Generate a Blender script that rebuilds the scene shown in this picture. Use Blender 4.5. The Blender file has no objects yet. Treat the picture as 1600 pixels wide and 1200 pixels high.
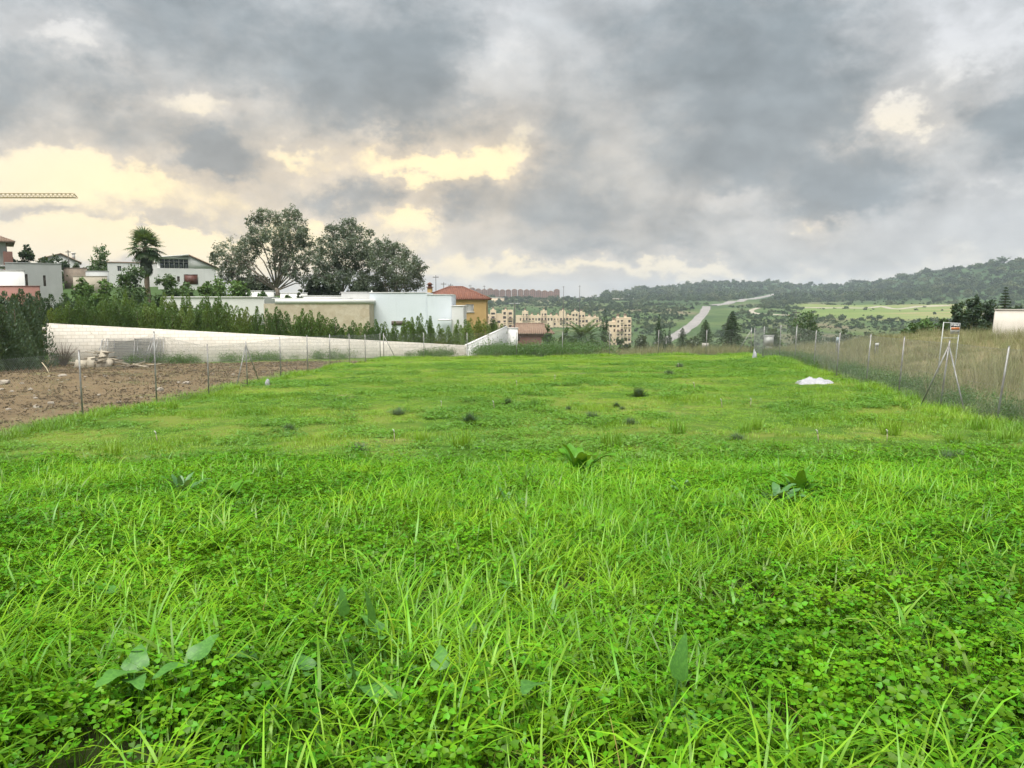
import bpy, math, random
import numpy as np
from mathutils import Vector, Euler, Matrix

R = math.radians
rng = np.random.default_rng(7)
random.seed(7)
SC = bpy.context.scene
COL = SC.collection

# ---------------------------------------------------------------- camera
F_PX, HORIZON, CAM_Z = 1202.0, 470.0, 1.6          # focal length in photo pixels (1600 wide)
PITCH = math.atan((600.0 - HORIZON) / F_PX)
cam_d = bpy.data.cameras.new('camera')
cam_d.sensor_width = 36.0
cam_d.lens = 36.0 * F_PX / 1600.0
cam_d.clip_start, cam_d.clip_end = 0.05, 20000.0
cam = bpy.data.objects.new('camera', cam_d)
cam.location = (0, 0, CAM_Z)
cam.rotation_euler = (math.pi / 2 - PITCH, 0, 0)
COL.objects.link(cam)
SC.camera = cam

# ---------------------------------------------------------------- light, sky, exposure
SUN_EL, SUN_AZ = R(68), R(205)      # azimuth clockwise from +Y (behind the viewer, to the left)
EXPOSURE = 2.2
SUN_W = 1.5
CLOUD_STRENGTH = 0.275
sun_d = bpy.data.lights.new('sun', 'SUN')
sun_d.energy, sun_d.angle, sun_d.color = SUN_W, R(50), (1.0, 0.965, 0.90)
sun = bpy.data.objects.new('sun', sun_d)
sdir = Vector((math.sin(SUN_AZ) * math.cos(SUN_EL), math.cos(SUN_AZ) * math.cos(SUN_EL), math.sin(SUN_EL)))
sun.rotation_euler = sdir.to_track_quat('Z', 'Y').to_euler()
sun.location = (0, 0, 60)
COL.objects.link(sun)
vs = SC.view_settings
vs.view_transform, vs.look, vs.gamma, vs.use_curve_mapping = 'Standard', 'None', 1.0, False
vs.exposure = EXPOSURE
cy = SC.cycles
cy.use_denoising = True
cy.max_bounces, cy.diffuse_bounces, cy.glossy_bounces = 4, 2, 1
cy.use_adaptive_sampling, cy.adaptive_threshold = True, 0.02
cy.transmission_bounces, cy.transparent_max_bounces, cy.volume_bounces = 4, 8, 0


def P(px, py, d):
    """world point seen at photo pixel (px, py), at the distance d ahead"""
    dx, dy = (px - 800) / F_PX, -(py - 600) / F_PX
    v = Vector((dx, math.cos(PITCH) + dy * math.sin(PITCH), -math.sin(PITCH) + dy * math.cos(PITCH)))
    v *= d / v.y
    return Vector((v.x, v.y, v.z + CAM_Z))

class NT:
    """small helper for node trees"""
    def __init__(self, tree):
        self.t = tree
    def n(self, typ, ins=None, **props):
        nd = self.t.nodes.new(typ)
        for k, v in props.items():
            setattr(nd, k, v)
        for k, v in (ins or {}).items():
            s = nd.inputs[k]
            if isinstance(v, bpy.types.NodeSocket):
                self.t.links.new(v, s)
            else:
                s.default_value = v
        return nd
    def math(self, op, a, b=0.0, c=None, clamp=False):
        ins = {0: a, 1: b}
        if c is not None:
            ins[2] = c
        return self.n('ShaderNodeMath', ins, operation=op, use_clamp=clamp).outputs[0]
    def mix(self, f, a, b, blend='MIX'):
        nd = self.n('ShaderNodeMix', {0: f}, data_type='RGBA', blend_type=blend)
        for i, v in ((6, a), (7, b)):
            if isinstance(v, bpy.types.NodeSocket):
                self.t.links.new(v, nd.inputs[i])
            else:
                nd.inputs[i].default_value = (*v[:3], 1)
        return nd.outputs[2]
    def ramp(self, f, stops, interp='LINEAR'):
        nd = self.n('ShaderNodeValToRGB', {0: f})
        cr = nd.color_ramp
        cr.interpolation = interp
        while len(cr.elements) < len(stops):
            cr.elements.new(0.5)
        for e, (p, c) in zip(cr.elements, stops):
            e.position = p
            e.color = (*c[:3], 1) if hasattr(c, '__len__') else (c, c, c, 1)
        return nd.outputs[0]
    def noise(self, vec, scale, detail=4, rough=0.55, dist=0.0):
        return self.n('ShaderNodeTexNoise', {'Vector': vec, 'Scale': scale, 'Detail': detail, 'Roughness': rough, 'Distortion': dist})
    def smooth(self, v, a, b):
        nd = self.n('ShaderNodeMapRange', {0: v, 1: a, 2: b, 3: 0.0, 4: 1.0}, interpolation_type='SMOOTHSTEP')
        return nd.outputs[0]


def build_world():
    w = bpy.data.worlds.new('World')
    SC.world = w
    w.use_nodes = True
    w.node_tree.nodes.clear()
    t = NT(w.node_tree)
    d = t.n('ShaderNodeTexCoord').outputs['Generated']
    sky = t.n('ShaderNodeTexSky', sky_type='NISHITA', sun_disc=False)
    sky.sun_elevation, sky.sun_rotation = SUN_EL, SUN_AZ
    sky.dust_density, sky.air_density = 3.0, 1.0
    sep = t.n('ShaderNodeSeparateXYZ', {0: d})
    az = t.math('MULTIPLY', t.math('ARCTAN2', sep.outputs[0], sep.outputs[1]), 57.2958)
    el = t.math('MULTIPLY', t.math('ARCSINE', sep.outputs[2]), 57.2958)
    # organic warp of the sky coordinates, flatter towards the horizon as cloud decks are
    flat = t.n('ShaderNodeVectorMath', {0: d, 1: (1, 1, 1.45)}, operation='MULTIPLY').outputs[0]
    nw = t.noise(flat, 6.5, 6, 0.6)
    ws = t.n('ShaderNodeSeparateXYZ', {0: nw.outputs['Color']})
    nw2 = t.noise(flat, 19.0, 6, 0.68)
    ws2 = t.n('ShaderNodeSeparateXYZ', {0: nw2.outputs['Color']})
    azw = t.math('ADD', az, t.math('ADD', t.math('MULTIPLY', t.math('SUBTRACT', ws.outputs[0], 0.5), 10.0),
                                   t.math('MULTIPLY', t.math('SUBTRACT', ws2.outputs[0], 0.5), 6.0)))
    elw = t.math('ADD', el, t.math('ADD', t.math('MULTIPLY', t.math('SUBTRACT', ws.outputs[1], 0.5), 6.5),
                                   t.math('MULTIPLY', t.math('SUBTRACT', ws2.outputs[1], 0.5), 4.5)))
    def blobs(lst, base, ax, ex):
        acc = base
        for px, py, rx, ry, wgt in lst:
            a0 = math.degrees(math.atan((px - 800) / F_PX)); e0 = math.degrees(math.atan((HORIZON - py) / F_PX))
            sx, sy = math.degrees(rx / F_PX), math.degrees(ry / F_PX)
            qa = t.math('POWER', t.math('ABSOLUTE', t.math('MULTIPLY', t.math('SUBTRACT', ax, a0), 1 / sx)), 2.0)
            qe = t.math('POWER', t.math('ABSOLUTE', t.math('MULTIPLY', t.math('SUBTRACT', ex, e0), 1 / sy)), 2.0)
            g = t.math('EXPONENT', t.math('MULTIPLY', t.math('ADD', qa, qe), -1.0))
            acc = t.math('MULTIPLY_ADD', g, wgt, acc)
        return acc
    big = t.noise(flat, 4.2, 7, 0.58, 0.4).outputs['Fac']
    fine = t.noise(flat, 15.0, 6, 0.62, 0.3).outputs['Fac']
    base = t.math('ADD', 0.54, t.math('ADD', t.math('MULTIPLY', t.math('SUBTRACT', big, 0.5), 0.55),
                                      t.math('MULTIPLY', t.math('SUBTRACT', fine, 0.5), 0.50)))
    cover = blobs([
        (380, 110, 190, 90, 0.34), (640, 120, 150, 90, 0.44), (560, 205, 130, 40, 0.26), (1060, 110, 150, 110, 0.34), (1240, 150, 130, 110, 0.40), (1150, 260, 150, 60, 0.34), (860, 290, 80, 80, 0.40),
        (70, 200, 130, 65, 0.46), (350, 275, 100, 34, 0.60), (560, 315, 100, 28, 0.52), (1350, 325, 100, 38, 0.46), (1000, 340, 130, 40, 0.26),
        (1545, 235, 75, 50, 0.40), (280, 352, 90, 13, 0.24), (740, 330, 50, 40, 0.34), (980, 392, 300, 16, 0.20), (60, 345, 80, 10, 0.17), (60, 45, 130, 50, 0.26), (1560, 60, 90, 50, 0.10),
        (690, 268, 115, 30, -0.62), (672, 345, 36, 34, -0.40), (460, 262, 40, 20, -0.34), (310, 200, 110, 20, -0.34),
        (150, 118, 60, 22, -0.40), (150, 300, 260, 28, -0.42), (220, 385, 330, 42, -0.50), (805, 90, 50, 50, -0.30), (785, 215, 34, 60, -0.26),
        (1385, 235, 52, 26, -0.52), (1450, 100, 110, 90, -0.22), (1490, 165, 80, 30, -0.2), (1272, 358, 20, 20, -0.38), (1000, 425, 420, 12, -0.28), (1330, 440, 120, 8, -0.2),
        (1560, 330, 60, 30, -0.26), (1110, 330, 60, 16, -0.24)], base, azw, elw)
    cover = t.math('MAXIMUM', 0.0, t.math('MINIMUM', cover, 1.2))
    glow = blobs([(560, 300, 620, 150, 0.85), (700, 265, 130, 60, 0.55), (150, 330, 330, 95, 0.3), (1385, 235, 110, 55, 0.30), (1272, 360, 40, 30, 0.4),
                  (700, 440, 1100, 60, 0.30)], 0.0, az, el)
    glow = t.math('MINIMUM', glow, 1.0)
    gap = t.mix(glow, (0.66, 0.67, 0.68), (1.06, 0.845, 0.47))
    mid = t.mix(glow, (0.465, 0.49, 0.51), (0.60, 0.52, 0.41))
    dark = t.mix(glow, (0.250, 0.290, 0.316), (0.32, 0.32, 0.305))
    f1 = t.smooth(cover, 0.26, 0.54)
    f2 = t.smooth(cover, 0.52, 1.02)
    cl = t.mix(f2, t.mix(f1, gap, mid), dark)
    # billows: the side of each swelling that faces the glow is lighter
    gd = P(700, 265, 1.0) - Vector((0, 0, CAM_Z)); gd.normalize()
    def billow(scale, off, det):
        v2 = t.n('ShaderNodeVectorMath', {0: flat, 1: tuple(gd * off + Vector((0, 0, off * 0.8)))}, operation='ADD').outputs[0]
        return t.math('SUBTRACT', t.noise(flat, scale, det, 0.55, 0.25).outputs['Fac'], t.noise(v2, scale, det, 0.55, 0.25).outputs['Fac'])
    bl = t.math('ADD', t.math('MULTIPLY', billow(7.0, 0.030, 5), 0.75), t.math('MULTIPLY', billow(19.0, 0.012, 4), 0.28))
    k = t.math('ADD', 1.0, t.math('MULTIPLY', bl, t.math('MULTIPLY_ADD', f1, 0.9, 0.25)))
    cl = t.n('ShaderNodeVectorMath', {0: cl, 1: t.n('ShaderNodeCombineXYZ', {0: k, 1: k, 2: k}).outputs[0]}, operation='MULTIPLY').outputs[0]
    bg1 = t.n('ShaderNodeBackground', {0: sky.outputs[0], 1: 0.05})
    bg2 = t.n('ShaderNodeBackground', {0: cl, 1: CLOUD_STRENGTH})
    f = t.math('ADD', 0.90, t.math('MULTIPLY', f1, 0.1))
    mx = t.n('ShaderNodeMixShader', {0: f, 1: bg1.outputs[0], 2: bg2.outputs[0]})
    out = t.n('ShaderNodeOutputWorld')
    w.node_tree.links.new(mx.outputs[0], out.inputs[0])
    w.cycles.sampling_method = 'MANUAL'
    w.cycles.sample_map_resolution = 256
build_world()


# ---------------------------------------------------------------- helpers: places, noise
def sstep(a, b, x):
    t = np.clip((x - a) / (b - a), 0, 1)
    return t * t * (3 - 2 * t)

def vnoise(x, y, seed=0):
    x = np.asarray(x, float); y = np.asarray(y, float)
    xi, yi = np.floor(x), np.floor(y)
    fx, fy = x - xi, y - yi
    fx, fy = fx * fx * (3 - 2 * fx), fy * fy * (3 - 2 * fy)
    def h(a, b):
        v = np.sin(a * 127.1 + b * 311.7 + seed * 74.7) * 43758.5453
        return v - np.floor(v)
    return (h(xi, yi) * (1 - fx) + h(xi + 1, yi) * fx) * (1 - fy) + (h(xi, yi + 1) * (1 - fx) + h(xi + 1, yi + 1) * fx) * fy

def fbm(x, y, seed=0, oct=4):
    a, s, tot = 0.0, 0.5, 0.0
    x = np.asarray(x, float); y = np.asarray(y, float)
    for i in range(oct):
        a = a + s * vnoise(x * 2 ** i + 17.3 * i, y * 2 ** i - 9.1 * i, seed + i); tot += s; s *= 0.5
    return a / tot

# ---------------------------------------------------------------- terrain height
PROF_Y = [-4000, -30, 0, 3, 6, 9, 12, 14.5, 20, 27, 35, 45, 58, 64, 80, 100, 140, 200, 320, 480]
PROF_Z = [-6, 0.6, 0, -0.05, -0.35, -0.75, -1.2, -1.5, -1.72, -1.85, -2.0, -2.25, -2.75, -2.95, -4.6, -7, -12, -16, -21, -27]
LH_Y = [56, 60, 66, 78, 90, 110, 150, 200, 260, 420]
LH_Z = [-2.6, -2.0, -1.7, -1.0, 0.6, 2.6, 5.6, 7.5, 7.0, 2.0]
CO = np.array([-1500, 600, 760, 900, 950, 1000, 1100, 1200, 1270, 1350, 1400, 1450, 1500, 1550, 1600, 1900, 3500], float)
SKY = [463, 464, 465, 464, 460, 452, 443, 443, 447, 444, 437, 430, 425, 420, 420, 428, 440]
RC = [1500, 1500, 1500, 1500, 1700, 2000, 2200, 2300, 2400, 2200, 2100, 2000, 1900, 1850, 1800, 1800, 1800]
LR = np.linspace(math.log(250), math.log(6000), 80)
FAR = np.zeros((len(CO), len(LR)))
for i in range(len(CO)):
    rr = [250, 320, 490, 700, 950, 1250, RC[i] * 0.86, RC[i], RC[i] * 1.25, 4500, 6000]
    yy = [566, 555, 542, 511, 485, 473, (473 + SKY[i]) / 2 + 1, SKY[i], SKY[i] + 12, 480, 482]
    if i < 4:
        rr[6] = 1380; yy[6] = 469
    FAR[i] = np.interp(np.exp(LR), rr, [CAM_Z + (470 - b) * a / F_PX for a, b in zip(rr, yy)])

def xl(y): return -12.9 + (y - 22) * 0.08        # left fence line
def xr(y): return 12.5 + (y - 19.5) * 0.152      # right fence line
WX0, WY0, WX1, WY1 = -33.8, 56.0, -3.83, 64.0    # white block wall
def wall_y(x): return WY0 + (x - WX0) * (WY1 - WY0) / (WX1 - WX0)

def H(x, y):
    x = np.asarray(x, float); y = np.asarray(y, float)
    r = np.hypot(x, y)
    z = np.interp(y, PROF_Y, PROF_Z)
    inf = sstep(10, 18, y) * (1 - sstep(80, 140, y))
    z = z + 0.012 * np.clip(x, -30, 30) * inf
    z = z + 1.3 * sstep(3, 16, x - xr(y)) * sstep(8, 18, y) * (1 - sstep(70, 105, y))
    # dug-over lot on the left: low heaps
    lot = sstep(0.3, 2.5, xl(y) - x) * sstep(14, 20, y) * (1 - sstep(52, 56, y))
    z = z + lot * (0.30 * (fbm(x * 0.35, y * 0.35, 3) - 0.5) + 0.14 * (fbm(x * 1.6, y * 1.6, 5) - 0.5))
    z = z + lot * 0.5 * np.exp(-((x + 24) / 5) ** 2 - ((y - 36) / 4) ** 2)
    # low bumps of the meadow
    fld = sstep(-3, 1, y) * (1 - sstep(58, 66, y)) * (1 - lot)
    z = z + fld * (0.22 * (fbm(x * 0.25, y * 0.25, 11) - 0.5) + 0.12 * (fbm(x * 0.9, y * 0.9, 12) - 0.5))
    z = z + fld * 0.25 * np.exp(-((x - 15) / 2.2) ** 2 - ((y - 47) / 4) ** 2)
    u = x / np.maximum(y, 1.0)
    lh = (1 - sstep(-0.24, -0.01, u)) * sstep(0.2, 2.5, y - wall_y(x)) * (y > 40)
    lz = np.interp(y, LH_Y, LH_Z)
    low = sstep(-0.43, -0.34, u)
    z = z * (1 - lh) + lh * (lz * (1 - low) + np.minimum(lz, 2.3 - 0.02 * np.maximum(y - 112, 0)) * low)
    # valley and hills
    colp = 800 + 1202 * np.tan(np.clip(np.arctan2(x, np.maximum(y, 1e-3)), -1.1, 1.1))
    lr = np.clip(np.log(np.maximum(r, 250)), LR[0], LR[-1] - 1e-6)
    j = np.clip(((lr - LR[0]) / (LR[1] - LR[0])).astype(int), 0, len(LR) - 2)
    fr = (lr - LR[j]) / (LR[1] - LR[0])
    ci = np.clip(np.searchsorted(CO, colp) - 1, 0, len(CO) - 2)
    fc = np.clip((colp - CO[ci]) / (CO[ci + 1] - CO[ci]), 0, 1)
    fc = fc * fc * (3 - 2 * fc)
    far = (FAR[ci, j] * (1 - fr) + FAR[ci, j + 1] * fr) * (1 - fc) + (FAR[ci + 1, j] * (1 - fr) + FAR[ci + 1, j + 1] * fr) * fc
    amp = np.clip(r / 1000, 0, 2.0)
    far = far + amp * (9 * (fbm(x / 260, y / 260, 21) - 0.5) + 3.0 * (fbm(x / 70, y / 70, 22) - 0.5)) * (1 - 0.7 * sstep(1300, 1700, r))
    w = sstep(260, 420, r) * (y > 0)
    z = z * (1 - w) + w * far
    return z

def Hs(x, y): return float(H(np.array([x]), np.array([y]))[0])

# ---------------------------------------------------------------- helpers: objects and meshes
def tag(o, label=None, cat=None, group=None, kind=None):
    for k, v in (('label', label), ('category', cat), ('group', group), ('kind', kind)):
        if v: o[k] = v
    return o

def link(o, parent=None):
    COL.objects.link(o)
    if parent is not None: o.parent = parent
    return o

def empty(name, loc, rz=0, label=None, cat=None, group=None):
    o = bpy.data.objects.new(name, None)
    o.location, o.rotation_euler = loc, (0, 0, rz)
    o.empty_display_size = 0.2
    COL.objects.link(o)
    return tag(o, label, cat, group)

def np_mesh(name, V, faces, mat=None, smooth=False, mats=None, midx=None):
    """faces: (n,3) or (n,4) array, or a list of arrays"""
    me = bpy.data.meshes.new(name)
    V = np.asarray(V, np.float32).reshape(-1, 3)
    fl = faces if isinstance(faces, list) else [faces]
    fl = [np.asarray(f, np.int32) for f in fl if len(f)]
    me.vertices.add(len(V)); me.vertices.foreach_set('co', V.ravel())
    loops = np.concatenate([f.ravel() for f in fl])
    tot = np.concatenate([np.full(len(f), f.shape[1], np.int32) for f in fl])
    st = np.concatenate([[0], np.cumsum(tot)[:-1]]).astype(np.int32)
    me.loops.add(len(loops)); me.loops.foreach_set('vertex_index', loops)
    me.polygons.add(len(tot)); me.polygons.foreach_set('loop_start', st); me.polygons.foreach_set('loop_total', tot)
    if smooth: me.polygons.foreach_set('use_smooth', np.ones(len(tot), bool))
    for m in (mats or ([mat] if mat else [])): me.materials.append(m)
    if midx is not None: me.polygons.foreach_set('material_index', np.asarray(midx, np.int32))
    me.update(calc_edges=True)
    return me

def obj(name, me, parent=None, loc=(0, 0, 0), rot=(0, 0, 0), scale=(1, 1, 1)):
    o = bpy.data.objects.new(name, me)
    o.location, o.rotation_euler, o.scale = loc, rot, scale
    return link(o, parent)

def dup(root, loc=None, rz=None, scale=None, label=None, group=None):
    r = root.copy(); COL.objects.link(r)
    if loc is not None: r.location = loc
    if rz is not None: r.rotation_euler[2] = rz
    if scale is not None: r.scale = scale if hasattr(scale, '__len__') else (scale,) * 3
    if label: r['label'] = label
    if group: r['group'] = group
    for ch in root.children:
        c = ch.copy(); COL.objects.link(c); c.parent = r
        for g in ch.children:
            q = g.copy(); COL.objects.link(q); q.parent = c
    return r

class MB:
    """collects quads and triangles for one mesh"""
    def __init__(s): s.v, s.q, s.t, s.n = [], [], [], 0
    def add(s, V, q=None, t=None):
        V = np.asarray(V, float).reshape(-1, 3)
        s.v.append(V)
        if q is not None and len(q): s.q.append(np.asarray(q, int).reshape(-1, 4) + s.n)
        if t is not None and len(t): s.t.append(np.asarray(t, int).reshape(-1, 3) + s.n)
        s.n += len(V)
    def box(s, x0, x1, y0, y1, z0, z1, M=None):
        V = np.array([(x, y, z) for z in (z0, z1) for y in (y0, y1) for x in (x0, x1)], float)
        if M is not None:
            V = np.array([tuple(M @ Vector(v)) for v in V])
        s.add(V, [(0, 2, 3, 1), (4, 5, 7, 6), (0, 1, 5, 4), (2, 6, 7, 3), (0, 4, 6, 2), (1, 3, 7, 5)])
    def tube(s, pts, radii, n=6, cap=True):
        pts = [Vector(p) for p in pts]
        if not hasattr(radii, '__len__'): radii = [radii] * len(pts)
        V = []
        for i, p in enumerate(pts):
            d = (pts[min(i + 1, len(pts) - 1)] - pts[max(i - 1, 0)])
            d = d.normalized() if d.length > 1e-9 else Vector((0, 0, 1))
            a = d.orthogonal().normalized() if i == 0 else (a - d * a.dot(d)).normalized()
            b = d.cross(a)
            for k in range(n):
                th = 2 * math.pi * k / n
                V.append(p + (a * math.cos(th) + b * math.sin(th)) * radii[i])
        q = [(i * n + k, i * n + (k + 1) % n, (i + 1) * n + (k + 1) % n, (i + 1) * n + k) for i in range(len(pts) - 1) for k in range(n)]
        t = []
        if cap:
            V += [pts[0], pts[-1]]; L = len(V)
            t = [(L - 2, (k + 1) % n, k) for k in range(n)] + [(L - 1, (len(pts) - 1) * n + k, (len(pts) - 1) * n + (k + 1) % n) for k in range(n)]
        s.add([tuple(v) for v in V], q, t)
    def prism(s, poly, y0, y1):
        """polygon in x,z (counter-clockwise seen from -y), extruded from y0 to y1"""
        n = len(poly)
        V = [(x, y0, z) for x, z in poly] + [(x, y1, z) for x, z in poly]
        V += [(sum(p[0] for p in poly) / n, y, sum(p[1] for p in poly) / n) for y in (y0, y1)]
        q = [(k, n + k, n + (k + 1) % n, (k + 1) % n) for k in range(n)]
        t = [(2 * n, k, (k + 1) % n) for k in range(n)] + [(2 * n + 1, n + (k + 1) % n, n + k) for k in range(n)]
        s.add(V, q, t)
    def arrays(s):
        V = np.concatenate(s.v)
        f = []
        if s.q: f.append(np.concatenate(s.q))
        if s.t: f.append(np.concatenate(s.t))
        return V, f
    def mesh(s, name, mat=None, smooth=False):
        V, f = s.arrays()
        return np_mesh(name, V, f, mat, smooth)
    def build(s, name, mat=None, parent=None, smooth=False, **k):
        return obj(name, s.mesh(name, mat, smooth), parent, **k)

# ---------------------------------------------------------------- materials
def new_mat(name):
    m = bpy.data.materials.new(name)
    m.use_nodes = True
    m.node_tree.nodes.clear()
    return m, NT(m.node_tree)

def finish(m, t, shader, disp=None):
    out = t.n('ShaderNodeOutputMaterial')
    m.node_tree.links.new(shader, out.inputs[0])
    return m

def mat_plain(name, c1, c2=None, scale=3.0, rough=0.7, bump=0.0, bscale=20.0, metal=0.0, streak=0.0, spec=0.4):
    m, t = new_mat(name)
    pos = t.n('ShaderNodeNewGeometry').outputs['Position']
    c2 = c2 or tuple(0.8 * c for c in c1)
    nz = t.noise(pos, scale, 5, 0.6).outputs['Fac']
    col = t.mix(t.smooth(nz, 0.3, 0.7), c1, c2)
    if streak:
        sv = t.n('ShaderNodeVectorMath', {0: pos, 1: (6.0, 6.0, 0.35)}, operation='MULTIPLY').outputs[0]
        sn = t.noise(sv, 0.8, 4, 0.6).outputs['Fac']
        col = t.mix(t.math('MULTIPLY', t.smooth(sn, 0.52, 0.75), streak), col, tuple(0.45 * c for c in c1))
    ins = {'Base Color': col, 'Roughness': rough, 'Metallic': metal, 'Specular IOR Level': spec}
    if bump:
        b = t.n('ShaderNodeBump', {'Strength': bump, 'Distance': 0.05, 'Height': t.noise(pos, bscale, 4, 0.6).outputs['Fac']})
        ins['Normal'] = b.outputs[0]
    return finish(m, t, t.n('ShaderNodeBsdfPrincipled', ins).outputs[0])

def mat_leaf(name, cols, patch=0.5, var=0.5, trans=0.35, gloss=0.06, rough=0.45, spots=0.0):
    """foliage: colour drifts in patches over the ground and from plant to plant"""
    m, t = new_mat(name)
    geo = t.n('ShaderNodeNewGeometry')
    pos = geo.outputs['Position']
    rnd = t.n('ShaderNodeObjectInfo').outputs['Random']
    n1 = t.noise(pos, patch, 3, 0.6).outputs['Fac']
    f = t.math('ADD', t.math('MULTIPLY', t.math('SUBTRACT', n1, 0.5), 1.6), t.math('MULTIPLY_ADD', t.math('SUBTRACT', rnd, 0.5), var, 0.5), clamp=True)
    k = len(cols)
    col = t.ramp(f, [(i / (k - 1), c) for i, c in enumerate(cols)])
    isl = geo.outputs['Random Per Island']
    hv = t.n('ShaderNodeHueSaturation', {'Hue': t.math('MULTIPLY_ADD', isl, 0.03, 0.485), 'Saturation': 1.0,
                                        'Value': t.math('MULTIPLY_ADD', isl, 0.6, 0.7), 'Color': col})
    col = hv.outputs[0]
    if spots:
        col = t.mix(t.math('MULTIPLY', t.smooth(t.noise(pos, 38.0, 4, 0.7, 1.5).outputs['Fac'], 0.42, 0.68), spots), col, tuple(min(1.0, c * 1.9) for c in cols[-1]))
    dif = t.n('ShaderNodeBsdfDiffuse', {0: col})
    tr = t.n('ShaderNodeBsdfTranslucent', {0: t.mix(0.35, col, (0.34, 0.42, 0.02))})
    gl = t.n('ShaderNodeBsdfGlossy', {0: (1, 1, 1, 1), 1: rough})
    s = t.n('ShaderNodeMixShader', {0: trans, 1: dif.outputs[0], 2: tr.outputs[0]})
    s = t.n('ShaderNodeMixShader', {0: gloss, 1: s.outputs[0], 2: gl.outputs[0]})
    return finish(m, t, s.outputs[0])

# ---------------------------------------------------------------- ground sheet
GOLF = lambda x, y: (lambda c, r: sstep(1225, 1265, c) * (1 - sstep(1480, 1530, c)) * sstep(790, 850, r + 60 * (fbm(x / 60, y / 60, 41) - 0.5)) * (1 - sstep(1180, 1240, r)))(800 + 1202 * x / np.maximum(y, 1), np.hypot(x, y))

def ground_material():
    m, t = new_mat('ground')
    pos = t.n('ShaderNodeNewGeometry').outputs['Position']
    at = t.n('ShaderNodeAttribute', attribute_name='zone')
    z = t.n('ShaderNodeSeparateColor', {0: at.outputs['Color']})
    dirt, dry, far = z.outputs[0], z.outputs[1], z.outputs[2]
    golf = at.outputs['Alpha']
    # meadow soil seen between the blades, with dry thin patches
    n1 = t.noise(pos, 0.35, 5, 0.6).outputs['Fac']
    n2 = t.noise(pos, 6.0, 5, 0.65).outputs['Fac']
    fld = t.mix(t.smooth(n1, 0.42, 0.62), (0.055, 0.12, 0.014), (0.13, 0.17, 0.03))
    bare = t.math('MULTIPLY', t.smooth(t.noise(pos, 0.23, 4, 0.6, 0.4).outputs['Fac'], 0.60, 0.72), t.smooth(n2, 0.35, 0.65))
    fld = t.mix(bare, fld, (0.23, 0.19, 0.10))
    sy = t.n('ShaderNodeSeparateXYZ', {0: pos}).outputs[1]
    fld = t.mix(t.math('MULTIPLY', t.math('SUBTRACT', 1.0, t.smooth(t.math('ADD', sy, t.math('MULTIPLY', n1, 3.0)), 13.0, 16.0)), 0.9), fld, t.mix(n2, (0.016, 0.024, 0.008), (0.040, 0.045, 0.018)))  # near soil is dark, and its colour also paints in shade under the clover
    # turned soil
    tv = t.n('ShaderNodeVectorMath', {0: pos, 1: (0.55, 1.35, 1.0)}, operation='MULTIPLY').outputs[0]
    s1 = t.noise(tv, 1.7, 9, 0.74).outputs['Fac']
    s2 = t.noise(pos, 9.0, 6, 0.7).outputs['Fac']
    soil = t.ramp(s1, [(0.25, (0.098, 0.068, 0.038)), (0.48, (0.155, 0.112, 0.062)), (0.62, (0.205, 0.152, 0.088)), (0.8, (0.27, 0.21, 0.13))])
    soil = t.mix(t.smooth(s2, 0.52, 0.72), soil, (0.090, 0.064, 0.038))
    soil = t.mix(t.math('MULTIPLY', t.smooth(t.noise(pos, 0.3, 4, 0.6).outputs['Fac'], 0.55, 0.68), 0.55), soil, (0.15, 0.17, 0.06))
    dfield = t.mix(t.smooth(n2, 0.35, 0.65), (0.20, 0.155, 0.085), (0.13, 0.13, 0.05))
    # valley: scrub, fields, bare slopes
    f1 = t.noise(pos, 0.006, 6, 0.6, 0.3).outputs['Fac']
    f2 = t.noise(pos, 0.035, 6, 0.65).outputs['Fac']
    fc = t.ramp(f1, [(0.30, (0.038, 0.070, 0.026)), (0.45, (0.062, 0.105, 0.034)), (0.52, (0.090, 0.130, 0.044)), (0.58, (0.15, 0.135, 0.08)), (0.63, (0.17, 0.14, 0.09)), (0.72, (0.07, 0.105, 0.038))])
    fc = t.mix(t.math('MULTIPLY', t.smooth(f2, 0.45, 0.62), 0.6), fc, (0.040, 0.070, 0.028))
    gv = t.n('ShaderNodeVectorMath', {0: pos, 1: (0.004, 0.016, 0.01)}, operation='MULTIPLY').outputs[0]
    gc = t.ramp(t.noise(gv, 1.0, 4, 0.5).outputs['Fac'], [(0.35, (0.115, 0.175, 0.045)), (0.5, (0.17, 0.21, 0.07)), (0.6, (0.25, 0.22, 0.11)), (0.7, (0.14, 0.19, 0.055))])
    fc = t.mix(golf, fc, gc)
    edge = t.math('ADD', dirt, t.math('MULTIPLY', t.math('SUBTRACT', t.noise(pos, 1.1, 4, 0.6).outputs['Fac'], 0.5), 0.9))
    col = t.mix(t.smooth(edge, 0.40, 0.60), fld, soil)
    col = t.mix(dry, col, dfield)
    fc = t.mix(t.n('ShaderNodeAttribute', attribute_name='wood').outputs['Fac'], fc, t.mix(t.smooth(f2, 0.4, 0.6), (0.030, 0.062, 0.026), (0.055, 0.098, 0.036)))
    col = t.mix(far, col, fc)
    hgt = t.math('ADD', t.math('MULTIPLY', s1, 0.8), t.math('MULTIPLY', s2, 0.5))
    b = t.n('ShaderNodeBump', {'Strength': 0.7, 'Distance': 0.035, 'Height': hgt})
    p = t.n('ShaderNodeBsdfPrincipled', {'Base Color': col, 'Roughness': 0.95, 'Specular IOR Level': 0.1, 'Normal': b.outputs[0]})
    return finish(m, t, p.outputs[0])

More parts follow.
